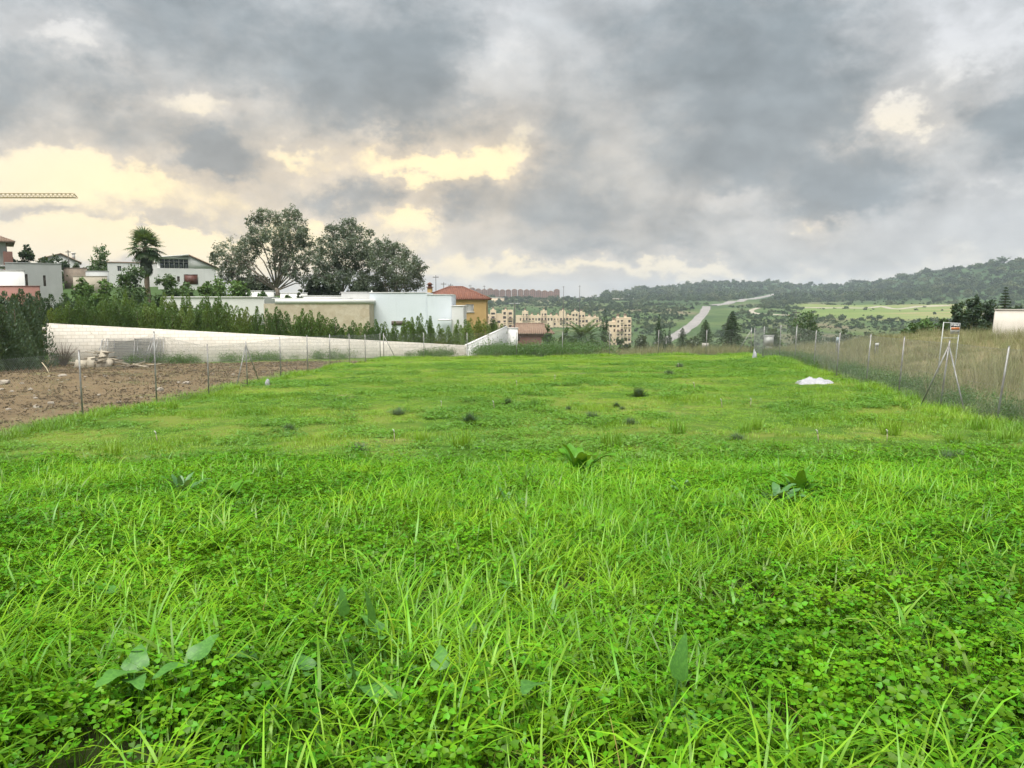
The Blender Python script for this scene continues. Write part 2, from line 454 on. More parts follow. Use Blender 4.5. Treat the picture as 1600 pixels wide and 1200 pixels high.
def ground():
    az = np.concatenate([np.radians(np.linspace(-41, 41, 400)), np.radians(np.linspace(41, 319, 64)[1:-1])])
    rad = np.concatenate([[0.25], np.exp(np.linspace(math.log(0.6), math.log(120), 300)), np.exp(np.linspace(math.log(120), math.log(5200), 190))[1:]])
    A, Rr = np.meshgrid(az, rad)
    X, Y = np.sin(A) * Rr, np.cos(A) * Rr
    Z = H(X, Y)
    nA, nR = len(az), len(rad)
    V = np.stack([X, Y, Z], -1).reshape(-1, 3)
    i = np.arange(nR - 1)[:, None] * nA; k = np.arange(nA)[None]; k2 = (k + 1) % nA
    q = np.stack([i + k, i + nA + k, i + nA + k2, i + k2], -1).reshape(-1, 4)[:, ::-1]
    V = np.concatenate([V, [[0, 0, Hs(0, 0)]]])
    c = len(V) - 1
    tri = np.stack([np.full(nA, c), np.arange(nA), (np.arange(nA) + 1) % nA], -1)[:, ::-1]
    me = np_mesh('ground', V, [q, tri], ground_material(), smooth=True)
    x, y = V[:, 0], V[:, 1]; r = np.hypot(x, y)
    dirt = sstep(-0.5, 0.7, xl(y) - x) * sstep(12, 16, y) * (1 - sstep(56, 58, y))
    dry = np.maximum(sstep(0.2, 2.0, x - xr(y)) * (y > 5), sstep(61, 65, y)) * (1 - sstep(0, 3, -12 - x) * (y < 100))
    dry = np.where((x < -4) & (y > 58), 0, dry)
    far = sstep(75, 110, r)
    zc = np.stack([dirt, dry, far, GOLF(x, y)], -1).astype(np.float32)
    a = me.color_attributes.new('zone', 'FLOAT_COLOR', 'POINT')
    a.data.foreach_set('color', zc.ravel())
    cp = 800 + 1202 * x / np.maximum(y, 1)
    wd = sstep(1260, 1420, r + 160 * (fbm(x / 150, y / 150, 47) - 0.5)) * sstep(930, 990, cp) * (y > 0)
    a = me.attributes.new('wood', 'FLOAT', 'POINT'); a.data.foreach_set('value', wd.astype(np.float32))
    return tag(obj('ground', me), 'green meadow plot sloping to a hilly valley', 'ground', kind='structure')
ground()

def ribbon(name, pts, width, mat, lift, label, cat, sub=16, edge=None):
    """a road laid over the ground along pixel/distance-free world points (x, y)"""
    pts = np.array(pts, float)
    # Catmull-Rom
    Q = np.vstack([2 * pts[0] - pts[1], pts, 2 * pts[-1] - pts[-2]])
    C = []
    for i in range(1, len(Q) - 2):
        for s in np.linspace(0, 1, sub, endpoint=False):
            p0, p1, p2, p3 = Q[i - 1:i + 3]
            C.append(0.5 * (2 * p1 + (p2 - p0) * s + (2 * p0 - 5 * p1 + 4 * p2 - p3) * s * s + (3 * p1 - p0 - 3 * p2 + p3) * s ** 3))
    C.append(pts[-1]); C = np.array(C)
    d = np.gradient(C, axis=0); d /= np.linalg.norm(d, axis=1)[:, None]
    nrm = np.stack([-d[:, 1], d[:, 0]], -1)
    wob = 1 + 0.35 * (fbm(np.arange(len(C)) * 0.35, np.arange(len(C)) * 0.0, 5, 3) - 0.5)
    nrm = nrm * wob[:, None]
    offs = np.linspace(-0.5, 0.5, 7) * width
    V = []
    zc = H(C[:, 0], C[:, 1])
    for o in offs:
        p = C + nrm * o
        V.append(np.stack([p[:, 0], p[:, 1], np.maximum(zc, H(p[:, 0], p[:, 1])) + lift], -1))
    # a shoulder skirt down on both sides
    for k, o in ((0, -0.75), (6, 0.75)):
        p = C + nrm * o * width
        V.append(np.stack([p[:, 0], p[:, 1], H(p[:, 0], p[:, 1]) - 1.5], -1))
    order = [7] + list(range(7)) + [8]
    V = np.stack([V[k] for k in order], 1)
    n, w = V.shape[:2]
    i = np.arange(n - 1)[:, None] * w; k = np.arange(w - 1)[None]
    q = np.stack([i + k, i + k + 1, i + w + k + 1, i + w + k], -1).reshape(-1, 4)
    return tag(obj(name, np_mesh(name, V.reshape(-1, 3), q, mat, True)), label, cat, kind='structure')

def at_col(px, d): return ((px - 800) / F_PX * d, d)
M_ROAD = mat_plain('pale_concrete', (0.27, 0.255, 0.24), (0.21, 0.20, 0.19), scale=0.06, rough=0.9)
M_TRACK = mat_plain('chalky_track', (0.36, 0.33, 0.26), (0.28, 0.25, 0.20), scale=0.1, rough=0.95)
ROAD_A = [(1030, 520), (1056, 590), (1073, 660), (1087, 740), (1098, 860), (1102, 960), (1102, 1040)]
ROAD_B = [(1112, 1065), (1135, 1160), (1160, 1310), (1190, 1550), (1216, 1800)]
TRACK = [(1183, 960), (1174, 910), (1173, 860), (1185, 825), (1208, 808), (1236, 798)]
ribbon('road', [at_col(*a) for a in ROAD_A], 9.5, M_ROAD, 0.35, 'wide pale unfinished road climbing the valley slope', 'road')
ribbon('road', [at_col(*a) for a in ROAD_B], 12.0, M_ROAD, 0.9, 'thin pale road slanting up beyond the wide road', 'road')
ribbon('dirt_track', [at_col(*a) for a in TRACK], 5.0, M_TRACK, 0.6, 'narrow chalky dirt track with a hairpin bend', 'track')
ribbon('dirt_track', [at_col(1232, 1010), at_col(1290, 1000), at_col(1352, 985), at_col(1375, 1000), at_col(1400, 940), at_col(1432, 1000), at_col(1480, 1010)], 5.0, M_TRACK, 0.9, 'wavy pale track across the light green fairway', 'track')

# ---------------------------------------------------------------- vegetation meshes
def blades(n, rad, L, W, tilt, bend, seed, seg=4, heading=None, hspread=3.2, mat=None, name='blades', fold=0.0):
    """n arching grass blades as ribbons"""
    g = np.random.default_rng(seed)
    r = rad * np.sqrt(g.random(n)); a = g.random(n) * 6.283
    bx, by = r * np.cos(a), r * np.sin(a)
    l = g.uniform(*L, n); w = g.uniform(*W, n)
    ph = (g.uniform(-math.pi, math.pi, n) if heading is None else heading + g.uniform(-hspread, hspread, n))
    a0 = g.uniform(*tilt, n); k = g.uniform(*bend, n)
    T = np.linspace(0, 1, seg + 1)
    V = np.zeros((n, seg + 1, 2, 3))
    hx = np.zeros(n); hz = np.zeros(n)
    tw = g.uniform(-0.6, 0.6, n)
    for i, tt in enumerate(T):
        if i:
            th = a0 + k * ((tt + T[i - 1]) / 2) ** 1.4
            hx = hx + np.sin(th) * l / seg; hz = hz + np.cos(th) * l / seg
        ww = w * 0.5 * (0.65 + 0.35 * min(1, tt * 4)) * max(0.04, 1 - tt ** 2.2)
        pa = ph + math.pi / 2 + tw * tt
        for s, sg in ((0, -1), (1, 1)):
            V[:, i, s, 0] = bx + np.cos(ph) * hx + sg * np.cos(pa) * ww
            V[:, i, s, 1] = by + np.sin(ph) * hx + sg * np.sin(pa) * ww
            V[:, i, s, 2] = hz - 0.02
    m = (seg + 1) * 2
    b = np.arange(n)[:, None] * m; i = np.arange(seg)[None] * 2
    q = np.stack([b + i, b + i + 1, b + i + 3, b + i + 2], -1).reshape(-1, 4)
    return np_mesh(name, V.reshape(-1, 3), q, mat, True)

def clover(n, rad, hgt, size, seed, mat, name='clover', flat=False):
    g = np.random.default_rng(seed)
    mb = MB()
    leaf = np.array([(0, 0, 0), (-0.40, 0.48, 0.10), (-0.36, 0.92, 0.06), (0, 0.80, -0.03), (0.36, 0.92, 0.06), (0.40, 0.48, 0.10), (0, 0.45, -0.04)])
    tri = [(0, 1, 6), (1, 2, 6), (2, 3, 6), (3, 4, 6), (4, 5, 6), (5, 0, 6)]
    for _ in range(n):
        r, a = rad * math.sqrt(g.random()), g.random() * 6.283
        h = g.uniform(*hgt); s = g.uniform(*size)
        c = Vector((r * math.cos(a), r * math.sin(a), h))
        nrm = Euler((g.normal(0, 0.28), g.normal(0, 0.28), g.random() * 6.283)).to_matrix()
        for k in range(3):
            m = nrm @ Matrix.Rotation(k * 2.094, 3, 'Z') @ Matrix.Rotation(g.uniform(-0.25, 0.15), 3, 'X')
            m = np.array(m)
            mb.add((leaf * s * 0.62) @ m.T + np.array(c), t=tri)
        if not flat:
            o = Vector((g.normal(0, 0.02), g.normal(0, 0.02), 0))
            w = 0.0016
            mb.add([c + Vector((-w, 0, 0)), c + Vector((w, 0, 0)), Vector((c.x + w, c.y, -0.02)) + o, Vector((c.x - w, c.y, -0.02)) + o], q=[(0, 1, 2, 3)])
    return mb.mesh(name, mat, True)

def broad_leaf(L, W, bend, wav, seed, mat, name='leaf', heart=False, a0=0.35, fold=0.18, stem=0.25):
    """one broad leaf on a stalk, arching along +x"""
    g = np.random.default_rng(seed)
    ns = 9
    V, q = [], []
    x = z = 0.0
    th = a0
    mb = MB()
    px, pz = [0.0], [-0.03]
    for i in range(4):
        sa = 0.22 if heart else th * 0.6
        x += math.sin(sa) * L * stem / 4; z += math.cos(sa) * L * stem / 4
        px.append(x); pz.append(z)
    mb.tube([(a, 0, b) for a, b in zip(px, pz)], [0.035 * W + 0.002] * 5, 4, cap=False)
    for i in range(ns + 1):
        t = i / ns
        if heart: wd = W * 0.80 * min(1.0, 0.55 + t / 0.25) * max(0.0, 1 - t) ** 0.7
        else: wd = W * 0.5 * (math.sin(math.pi * min(1, t * 0.92 + 0.06)) ** 0.75)
        for j, s in enumerate((-1, -0.5, 0, 0.5, 1)):
            wz = fold * abs(s) * wd + wav * W * math.sin(t * 11 + s * 2.1 + seed) * abs(s)
            yy = s * wd * (1 + 0.12 * wav * 8 * math.sin(t * 17 + seed * 1.7) * abs(s))
            V.append((x - wz * math.cos(th) * 0.9 * 0, yy, z + wz))
        th2 = a0 + bend * t ** 1.2
        x += math.sin(th2) * L / ns; z += math.cos(th2) * L / ns
    for i in range(ns):
        for j in range(4):
            q.append((i * 5 + j, i * 5 + j + 1, i * 5 + 6 + j, i * 5 + 5 + j))
    mb.add(V, q)
    return mb.mesh(name, mat, True)

def leaf_cloud(centers, sizes, mat, name, seed, aspect=0.55, droop=0.0, up=0.0, dirs=None, dirw=0.0):
    """many small leaf faces (rhombus pairs) at the given points"""
    g = np.random.default_rng(seed)
    c = np.asarray(centers, float); n = len(c)
    s = np.broadcast_to(np.asarray(sizes, float), (n,)) * g.uniform(0.7, 1.3, n)
    d = g.normal(size=(n, 3))
    d[:, 2] -= droop; d[:, 2] += up
    if dirs is not None: d = d * (1 - dirw) + dirs * dirw * 2
    d /= np.linalg.norm(d, axis=1)[:, None]
    o = g.normal(size=(n, 3)); o -= (o * d).sum(1)[:, None] * d
    o /= np.linalg.norm(o, axis=1)[:, None]
    s3 = s[:, None]
    nrm = np.cross(d, o)
    V = np.stack([c - d * s3 * 0.5, c + o * s3 * 0.5 * aspect + nrm * s3 * 0.06, c + d * s3 * 0.5, c - o * s3 * 0.5 * aspect + nrm * s3 * 0.06], 1)
    q = np.arange(n * 4).reshape(n, 4)
    return np_mesh(name, V.reshape(-1, 3), q, mat)

def lobes_points(lobes, n, seed, clump=0.16, per=26, shell=0.55):
    """leaf positions: sprays of leaves gathered in clumps through ellipsoid lobes"""
    g = np.random.default_rng(seed)
    vol = np.array([l[3] * l[4] * l[5] for l in lobes]) ** 0.75
    pick = g.choice(len(lobes), size=max(1, n // per), p=vol / vol.sum())
    L = np.array(lobes)[pick]
    d = g.normal(size=(len(pick), 3)); d /= np.linalg.norm(d, axis=1)[:, None]
    rr = shell + (1.05 - shell) * g.random(len(pick)) ** 0.7
    cc = L[:, :3] + d * rr[:, None] * L[:, 3:6]
    rad = clump * (L[:, 3:6].mean(1)) * g.uniform(0.6, 1.4, len(pick))
    pts = np.repeat(cc, per, 0) + g.normal(size=(len(pick) * per, 3)) * np.repeat(rad, per)[:, None] * 0.75
    return pts

# ---------------------------------------------------------------- scattering (geometry-node instances of small plant clumps)
def scatter(name, meshes, pts, rots, scl, idx, label, cat, zoff=0.0):
    pc = bpy.data.collections.new(name + '_sprigs')
    for i, me in enumerate(meshes):
        pc.objects.link(bpy.data.objects.new('%s_sprig_%02d' % (name, i), me))
    me = bpy.data.meshes.new(name)
    pts = np.asarray(pts, np.float32)
    me.vertices.add(len(pts)); me.vertices.foreach_set('co', pts.ravel())
    a = me.attributes.new('rot', 'FLOAT_VECTOR', 'POINT'); a.data.foreach_set('vector', np.asarray(rots, np.float32).ravel())
    a = me.attributes.new('scl', 'FLOAT_VECTOR', 'POINT')
    scl = np.asarray(scl, np.float32)
    if scl.ndim == 1: scl = np.repeat(scl[:, None], 3, 1)
    a.data.foreach_set('vector', np.ascontiguousarray(scl).ravel())
    a = me.attributes.new('idx', 'INT', 'POINT'); a.data.foreach_set('value', np.asarray(idx, np.int32))
    o = tag(obj(name, me), label, cat, kind='stuff')
    ng = bpy.data.node_groups.new(name + '_scatter', 'GeometryNodeTree')
    ng.interface.new_socket('Geometry', in_out='INPUT', socket_type='NodeSocketGeometry')
    ng.interface.new_socket('Geometry', in_out='OUTPUT', socket_type='NodeSocketGeometry')
    t = NT(ng)
    gi, go = t.n('NodeGroupInput'), t.n('NodeGroupOutput')
    ci = t.n('GeometryNodeCollectionInfo', {'Collection': pc, 'Separate Children': True, 'Reset Children': True})
    ra = t.n('GeometryNodeInputNamedAttribute', {'Name': 'rot'}, data_type='FLOAT_VECTOR')
    sa = t.n('GeometryNodeInputNamedAttribute', {'Name': 'scl'}, data_type='FLOAT_VECTOR')
    ia = t.n('GeometryNodeInputNamedAttribute', {'Name': 'idx'}, data_type='INT')
    io = t.n('GeometryNodeInstanceOnPoints', {'Points': gi.outputs[0], 'Instance': ci.outputs[0], 'Pick Instance': True,
             'Instance Index': [s for s in ia.outputs if s.enabled][0], 'Rotation': [s for s in ra.outputs if s.enabled][0], 'Scale': [s for s in sa.outputs if s.enabled][0]})
    ng.links.new(io.outputs[0], go.inputs[0])
    o.modifiers.new('scatter', 'NODES').node_group = ng
    return o

def jit(x0, x1, y0, y1, dens, seed):
    g = np.random.default_rng(seed)
    n = int((x1 - x0) * (y1 - y0) * dens)
    return g.uniform(x0, x1, n), g.uniform(y0, y1, n)

def in_view(x, y, mx=0.06, extra=0.6):
    return np.abs(x) < (0.666 + mx) * y + extra

def yaw(n, seed, tilt=0.1):
    g = np.random.default_rng(seed)
    return np.stack([g.normal(0, tilt, n), g.normal(0, tilt, n), g.uniform(0, 6.283, n)], -1)

# colours of the plants
G_BRIGHT = [(0.052, 0.155, 0.006), (0.102, 0.265, 0.007), (0.168, 0.350, 0.008), (0.245, 0.400, 0.012)]
G_CLOVER = [(0.030, 0.105, 0.005), (0.058, 0.182, 0.006), (0.100, 0.262, 0.007), (0.155, 0.315, 0.009)]
G_FIELD = [(0.095, 0.235, 0.018), (0.168, 0.345, 0.018), (0.245, 0.415, 0.016), (0.31, 0.38, 0.07)]
M_GRASS = mat_leaf('grass_blades', G_BRIGHT, 0.55, 0.55, 0.28, 0.025, 0.45)
M_WIDE = mat_leaf('broad_grass_blades', [(0.075, 0.19, 0.018), (0.12, 0.27, 0.022), (0.18, 0.34, 0.022)], 0.6, 0.6, 0.28, 0.03, 0.45)
M_CLOVER = mat_leaf('clover_leaves', G_CLOVER, 0.7, 0.5, 0.20, 0.014, 0.45)
M_FIELD = mat_leaf('short_grass', G_FIELD, 0.22, 0.35, 0.35, 0.04, 0.5)
M_FCLOVER = mat_leaf('field_clover', [(0.06, 0.18, 0.014), (0.10, 0.26, 0.016), (0.15, 0.33, 0.018)], 0.4, 0.4, 0.3, 0.04, 0.5)
M_DRY = mat_leaf('dry_weeds', [(0.165, 0.140, 0.080), (0.255, 0.230, 0.130), (0.205, 0.235, 0.100), (0.32, 0.295, 0.175), (0.25, 0.215, 0.125)], 0.25, 0.6, 0.25, 0.02, 0.7)

M_STRAW = mat_leaf('dead_straw', [(0.15, 0.12, 0.04), (0.22, 0.18, 0.06), (0.26, 0.23, 0.07)], 0.5, 0.6, 0.2, 0.0, 0.7)

def near_meadow():
    # clumps of trefoil clover carpeting the slope in front
    x, y = jit(-16, 16, -1.5, 15.5, 46, 101)
    k = in_view(x, y, 0.06, 5.0)
    x, y = x[k], y[k]
    n = fbm(x * 0.55, y * 0.55, 31, 3)
    g = np.random.default_rng(5)
    band = np.exp(-((x + 1.2) / 3.2) ** 2 - ((y - 10.6) / 2.4) ** 2) + 0.5 * np.exp(-((x + 0.4) / 2.2) ** 2 - ((y - 2.8) / 1.5) ** 2)
    keep = g.random(len(x)) < np.clip(0.55 + (n - 0.5) * 2.2 + 0.7 * band, 0.12, 1) * (1 - 0.55 * sstep(12.0, 14.8, y + 1.2 * (fbm(x * 0.8, y * 0.8, 9) - 0.5)))
    x, y = x[keep], y[keep]
    ms = [clover(34, 0.20, (0.05, 0.17), (0.030, 0.055), 200 + i, M_CLOVER) for i in range(7)]
    scatter('clover_carpet', ms, np.stack([x, y, H(x, y)], -1), yaw(len(x), 1, 0.08), g.uniform(0.8, 1.25, len(x)), g.integers(0, 7, len(x)),
            'green trefoil clover carpeting the slope among tall grass', 'clover')
    # tall fine grass
    x, y = jit(-16, 16, -1.5, 15.0, 52, 103)
    k = in_view(x, y, 0.06, 5.0)
    x, y = x[k], y[k]
    n = fbm(x * 0.5, y * 0.5, 31, 3); n2 = fbm(x * 0.9, y * 0.9, 37, 3)
    band = np.exp(-((x + 1.4) / 3.0) ** 2 - ((y - 10.6) / 2.2) ** 2) + 0.9 * np.exp(-((x + 0.5) / 1.6) ** 2 - ((y - 2.9) / 1.1) ** 2)
    p = np.clip(0.72 - (n - 0.5) * 2.4 + (n2 - 0.5) * 1.2 - 0.55 * band + 0.35 * np.exp(-((x + 2.6) / 1.0) ** 2 - ((y - 3.2) / 1.6) ** 2), 0.10, 1)
    p = p * (1 - 0.85 * sstep(12.4, 14.4, y + 1.5 * (fbm(x * 0.7, y * 0.7, 8) - 0.5)))
    keep = g.random(len(x)) < p
    x, y, n2 = x[keep], y[keep], n2[keep]
    lean = 0.5
    ms = [blades(24, 0.14, (0.20, 0.50), (0.007, 0.014), (0.05, 0.6), (1.1, 3.1), 300 + i, 5, heading=lean, hspread=2.2, mat=M_GRASS) for i in range(8)]
    ms.append(blades(7, 0.14, (0.15, 0.40), (0.003, 0.007), (0.1, 1.0), (0.3, 1.6), 333, 5, mat=M_STRAW))
    rt = yaw(len(x), 2, 0.10); rt[:, 2] = 0.5 + g.normal(0, 0.9, len(x)) + 2.0 * (fbm(x * 0.3, y * 0.3, 61) - 0.5)
    sc = g.uniform(0.65, 1.15, len(x)) * (0.7 + 0.6 * n2) * (1 - 0.4 * sstep(10.5, 14.5, y))
    scatter('tall_grass', ms, np.stack([x, y, H(x, y)], -1), rt, sc, g.integers(0, 9, len(x)), 'long arching bright green grass on the slope in front', 'grass')
    # broader pale blades standing in loose tufts
    x, y = jit(-16, 16, -1.5, 14.5, 9, 107)
    k = in_view(x, y, 0.06, 5.0) & (np.random.default_rng(6).random(len(x)) < np.clip(0.2 + 2.6 * (fbm(x * 0.45, y * 0.45, 51, 3) - 0.45), 0.03, 1))
    x, y = x[k], y[k]
    ms = [blades(9, 0.09, (0.28, 0.62), (0.013, 0.023), (0.05, 0.5), (1.0, 3.0), 340 + i, 7, mat=M_WIDE, heading=0.3, hspread=2.6) for i in range(8)]
    rt = yaw(len(x), 3, 0.12); rt[:, 2] = 0.3 + g.normal(0, 1.2, len(x))
    scatter('broad_grass', ms, np.stack([x, y, H(x, y)], -1), rt, g.uniform(0.65, 1.1, len(x)), g.integers(0, 8, len(x)), 'tufts of broad pale green grass blades rising over the clover', 'grass')

def field_grass():
    g = np.random.default_rng(15)
    ms = [blades(80, 0.26, (0.035, 0.10), (0.006, 0.012), (0.1, 0.8), (0.2, 1.4), 400 + i, 2, mat=M_FIELD) for i in range(6)]
    x, y = jit(-15, 20, 11.5, 63, 17, 111)
    bare = fbm(x * 0.16, y * 0.28, 71, 4)
    ok = (x > xl(y) - 0.4 + 0.8 * (fbm(x * 0.8, y * 0.8, 4) - 0.5)) & (x < xr(y) + 0.8) & in_view(x, y, 0.05, 6) & (y < 61.5 + 0.03 * x)
    ok &= g.random(len(x)) < np.clip(1.0 - 4.0 * (bare - 0.60 + 0.14 * (1 - sstep(17, 27, y))), 0.18, 1)
    x, y, bare = x[ok], y[ok], bare[ok]
    hump = fbm(x * 0.35, y * 0.5, 77, 3)
    sc = g.uniform(0.75, 1.25, len(x)) * (0.75 + 1.0 * np.clip(hump - 0.35, 0, 0.5))
    s3 = np.stack([sc, sc, sc * (0.7 + 1.5 * sstep(0.5, 0.75, hump) + 0.6 * sstep(0, -1.2, xl(y) + 0.9 - x) * 0)], -1)
    scatter('field_grass', ms, np.stack([x, y, H(x, y)], -1), yaw(len(x), 12, 0.05), s3, g.integers(0, 6, len(x)), 'short yellow green grass covering the flat field between the fences', 'grass')
    # rank grass along the fence feet
    n = 3000
    s = g.random(n); side = g.random(n)
    yy = 11 + 50 * g.random(n)
    xx = np.where(side < 0.42, xl(yy) + 0.1 + g.normal(0, 0.35, n), np.where(side < 0.8, xr(yy) - 0.1 + g.normal(0, 0.4, n), -10 + 29 * s))
    yy = np.where(side >= 0.8, 60.3 + g.normal(0, 0.5, n), yy)
    ok = fbm(xx * 0.5, yy * 0.5, 19, 2) > 0.42
    xx, yy = xx[ok], yy[ok]
    ms2 = [blades(50, 0.25, (0.12, 0.34), (0.008, 0.015), (0.05, 0.6), (0.2, 1.4), 430 + i, 3, mat=M_FIELD) for i in range(4)]
    scatter('fence_grass', ms2, np.stack([xx, yy, H(xx, yy)], -1), yaw(len(xx), 13, 0.05), g.uniform(0.6, 1.2, len(xx)), g.integers(0, 4, len(xx)), 'rank green grass growing along the feet of the wire fences', 'grass')
    # darker mats of clover and tussocks in the field
    ms3 = [clover(46, 0.28, (0.03, 0.11), (0.035, 0.06), 450 + i, M_FCLOVER, flat=True) for i in range(4)]
    x, y = jit(-14, 18, 12, 48, 13, 117)
    m = fbm(x * 0.33, y * 0.42, 81, 4)
    ok = (x > xl(y) + 0.3) & (x < xr(y) - 0.3) & in_view(x, y, 0.06, 6) & (g.random(len(x)) < sstep(0.50, 0.62, m) * 0.85 + 0.04 + 0.35 * (1 - sstep(13, 18, y)))
    x, y = x[ok], y[ok]
    scatter('clover_mats', ms3, np.stack([x, y, H(x, y)], -1), yaw(len(x), 14, 0.05), g.uniform(0.7, 1.3, len(x)), g.integers(0, 4, len(x)), 'dark green mats of clover in the short grass of the field', 'clover')

def dry_weeds():
    g = np.random.default_rng(25)
    ms = []
    for i in range(6):
        a = blades(46, 0.42, (0.45, 1.05), (0.006, 0.013), (0.0, 0.35), (0.0, 0.7), 500 + i, 3, mat=M_DRY)
        ms.append(a)
    for i in range(3):   # stalks with seed heads
        st = blades(14, 0.35, (0.7, 1.25), (0.008, 0.014), (0.0, 0.25), (0.0, 0.4), 520 + i, 3, mat=M_DRY)
        ms.append(st)
    x, y = jit(8, 52, 12, 78, 5.0, 121)
    ok = (x > xr(y) + 0.35) & in_view(x, y, 0.09, 8) & (g.random(len(x)) < 0.35 + 1.3 * fbm(x * 0.5, y * 0.5, 87, 3))
    ok &= g.random(len(x)) < np.where(y < 45, 1.0, 0.7)
    x1, y1 = x[ok], y[ok]
    x, y = jit(-3, 30, 61.2, 76, 6.0, 122)
    ok = (x > -3.4 + (y - 64) * 0.07 + 0.5) & (g.random(len(x)) < sstep(3.0, 9.0, x + 3) + 0.12)
    x, y = np.concatenate([x1, x[ok]]), np.concatenate([y1, y[ok]])
    hh = fbm(x * 0.45, y * 0.3, 91, 4)
    sc = g.uniform(0.75, 1.1, len(x))
    s3 = np.stack([sc, sc, sc * (0.10 + 1.45 * hh ** 1.5) * g.uniform(0.6, 1.25, len(x))], -1)
    scatter('dry_weeds', ms, np.stack([x, y, H(x, y)], -1), yaw(len(x), 22, 0.06), s3, g.integers(0, 9, len(x)), 'tall tan and brown dry weeds beyond the wire fence', 'weeds')
    # green weeds among and before them
    MG = mat_leaf('green_weeds', [(0.035, 0.095, 0.020), (0.065, 0.16, 0.022), (0.12, 0.22, 0.04)], 0.4, 0.5, 0.3, 0.04, 0.5)
    ms = []
    for i in range(4):
        gg = np.random.default_rng(540 + i)
        pts = gg.normal(size=(220, 3)) * (0.34, 0.34, 0.24) + (0, 0, 0.38); pts[:, 2] = np.abs(pts[:, 2])
        ms.append(leaf_cloud(pts, 0.11, MG, 'green_weed', 540 + i, 0.35, up=0.7))
    x, y = jit(-5, 9, 60.8, 74, 3.2, 125)
    ok = (x > -3.4 + (y - 64) * 0.07 + 0.6) & (g.random(len(x)) < 1 - sstep(4.5, 9, x))
    x1, y1 = x[ok], y[ok]
    yy = 18 + 44 * g.random(420); xx = xr(yy) + 0.3 + np.abs(g.normal(0, 0.7, 420))
    sx = np.concatenate([np.full(len(x1), 1.15), np.full(420, 0.55)]) * g.uniform(0.7, 1.2, len(x1) + 420)
    x2 = np.concatenate([x1, xx]); y2 = np.concatenate([y1, yy])
    # weeds along the foot of the white wall
    n = 200
    xx = g.uniform(-33, -5, n); ok = (fbm(xx * 0.35, xx * 0, 95, 3) > 0.42)
    xx = xx[ok]; yy = wall_y(xx) - 0.5 - np.abs(g.normal(0, 0.35, len(xx)))
    x2 = np.concatenate([x2, xx]); y2 = np.concatenate([y2, yy]); sx = np.concatenate([sx, g.uniform(0.45, 1.0, len(xx))])
    scatter('green_weeds', ms, np.stack([x2, y2, H(x2, y2)], -1), yaw(len(x2), 23, 0.05), sx, g.integers(0, 4, len(x2)), 'leafy green weeds along fences and the foot of the white wall', 'weeds')

def valley_scrub():
    g = np.random.default_rng(35)
    MS = mat_leaf('scrub', [(0.020, 0.046, 0.020), (0.034, 0.070, 0.026), (0.060, 0.105, 0.036), (0.105, 0.135, 0.055)], 0.012, 1.1, 0.15, 0.02, 0.6)
    ms = []
    for i in range(6):
        gg = np.random.default_rng(560 + i)
        lob = [(gg.normal(0, 0.45), gg.normal(0, 0.45), 0.45 + gg.random() * 0.3, 0.6, 0.6, 0.5) for _ in range(4)]
        ms.append(leaf_cloud(lobes_points(lob, 260, 570 + i, 0.3, 13, 0.4), 0.30, MS, 'scrub_bush', 580 + i, 0.8))
    n = 44000
    az = np.radians(g.uniform(-9, 38, n)); r = np.exp(g.uniform(math.log(140), math.log(2500), n))
    x, y = np.sin(az) * r, np.cos(az) * r
    m = fbm(x / 130, y / 130, 43, 4)
    col = 800 + 1202 * x / y
    hill = sstep(1250, 1500, r) * (col > 940)
    p = np.clip(sstep(0.40, 0.60, m) * 0.8 + 0.16 + 0.9 * hill, 0, 1) * (1 - 0.97 * GOLF(x, y))
    # keep the roads clear
    for pts, w in ((ROAD_A, 13), (ROAD_B, 17), (TRACK, 6)):
        q = np.array([at_col(*a) for a in pts])
        for a, b in zip(q[:-1], q[1:]):
            ab = b - a; tt = np.clip(((x - a[0]) * ab[0] + (y - a[1]) * ab[1]) / (ab @ ab), 0, 1)
            dd = np.hypot(x - a[0] - tt * ab[0], y - a[1] - tt * ab[1])
            # clear the road itself and the strip before it
            p = np.where((dd < w) | ((dd < w * 2.2) & (y < a[1] + tt * ab[1])), 0.0, p)
    p = np.where((r < 720) & (col < 1000) & (r > 300), p * 0.25, p)
    ok = g.random(n) < p
    x, y, r, hill = x[ok], y[ok], r[ok], hill[ok]
    sc = g.uniform(0.5, 1.0, len(x)) * g.choice([0.8, 1.2, 2.3], len(x), p=[0.5, 0.33, 0.17]) * 1.25 * (1 + 0.9 * sstep(500, 1500, r)) * (1 + 0.9 * hill)
    scatter('scrub', ms, np.stack([x, y, H(x, y) - 0.2], -1), yaw(len(x), 33, 0.05), sc, g.integers(0, 6, len(x)), 'dark green scrub and wood covering the valley slopes and hills', 'scrub')

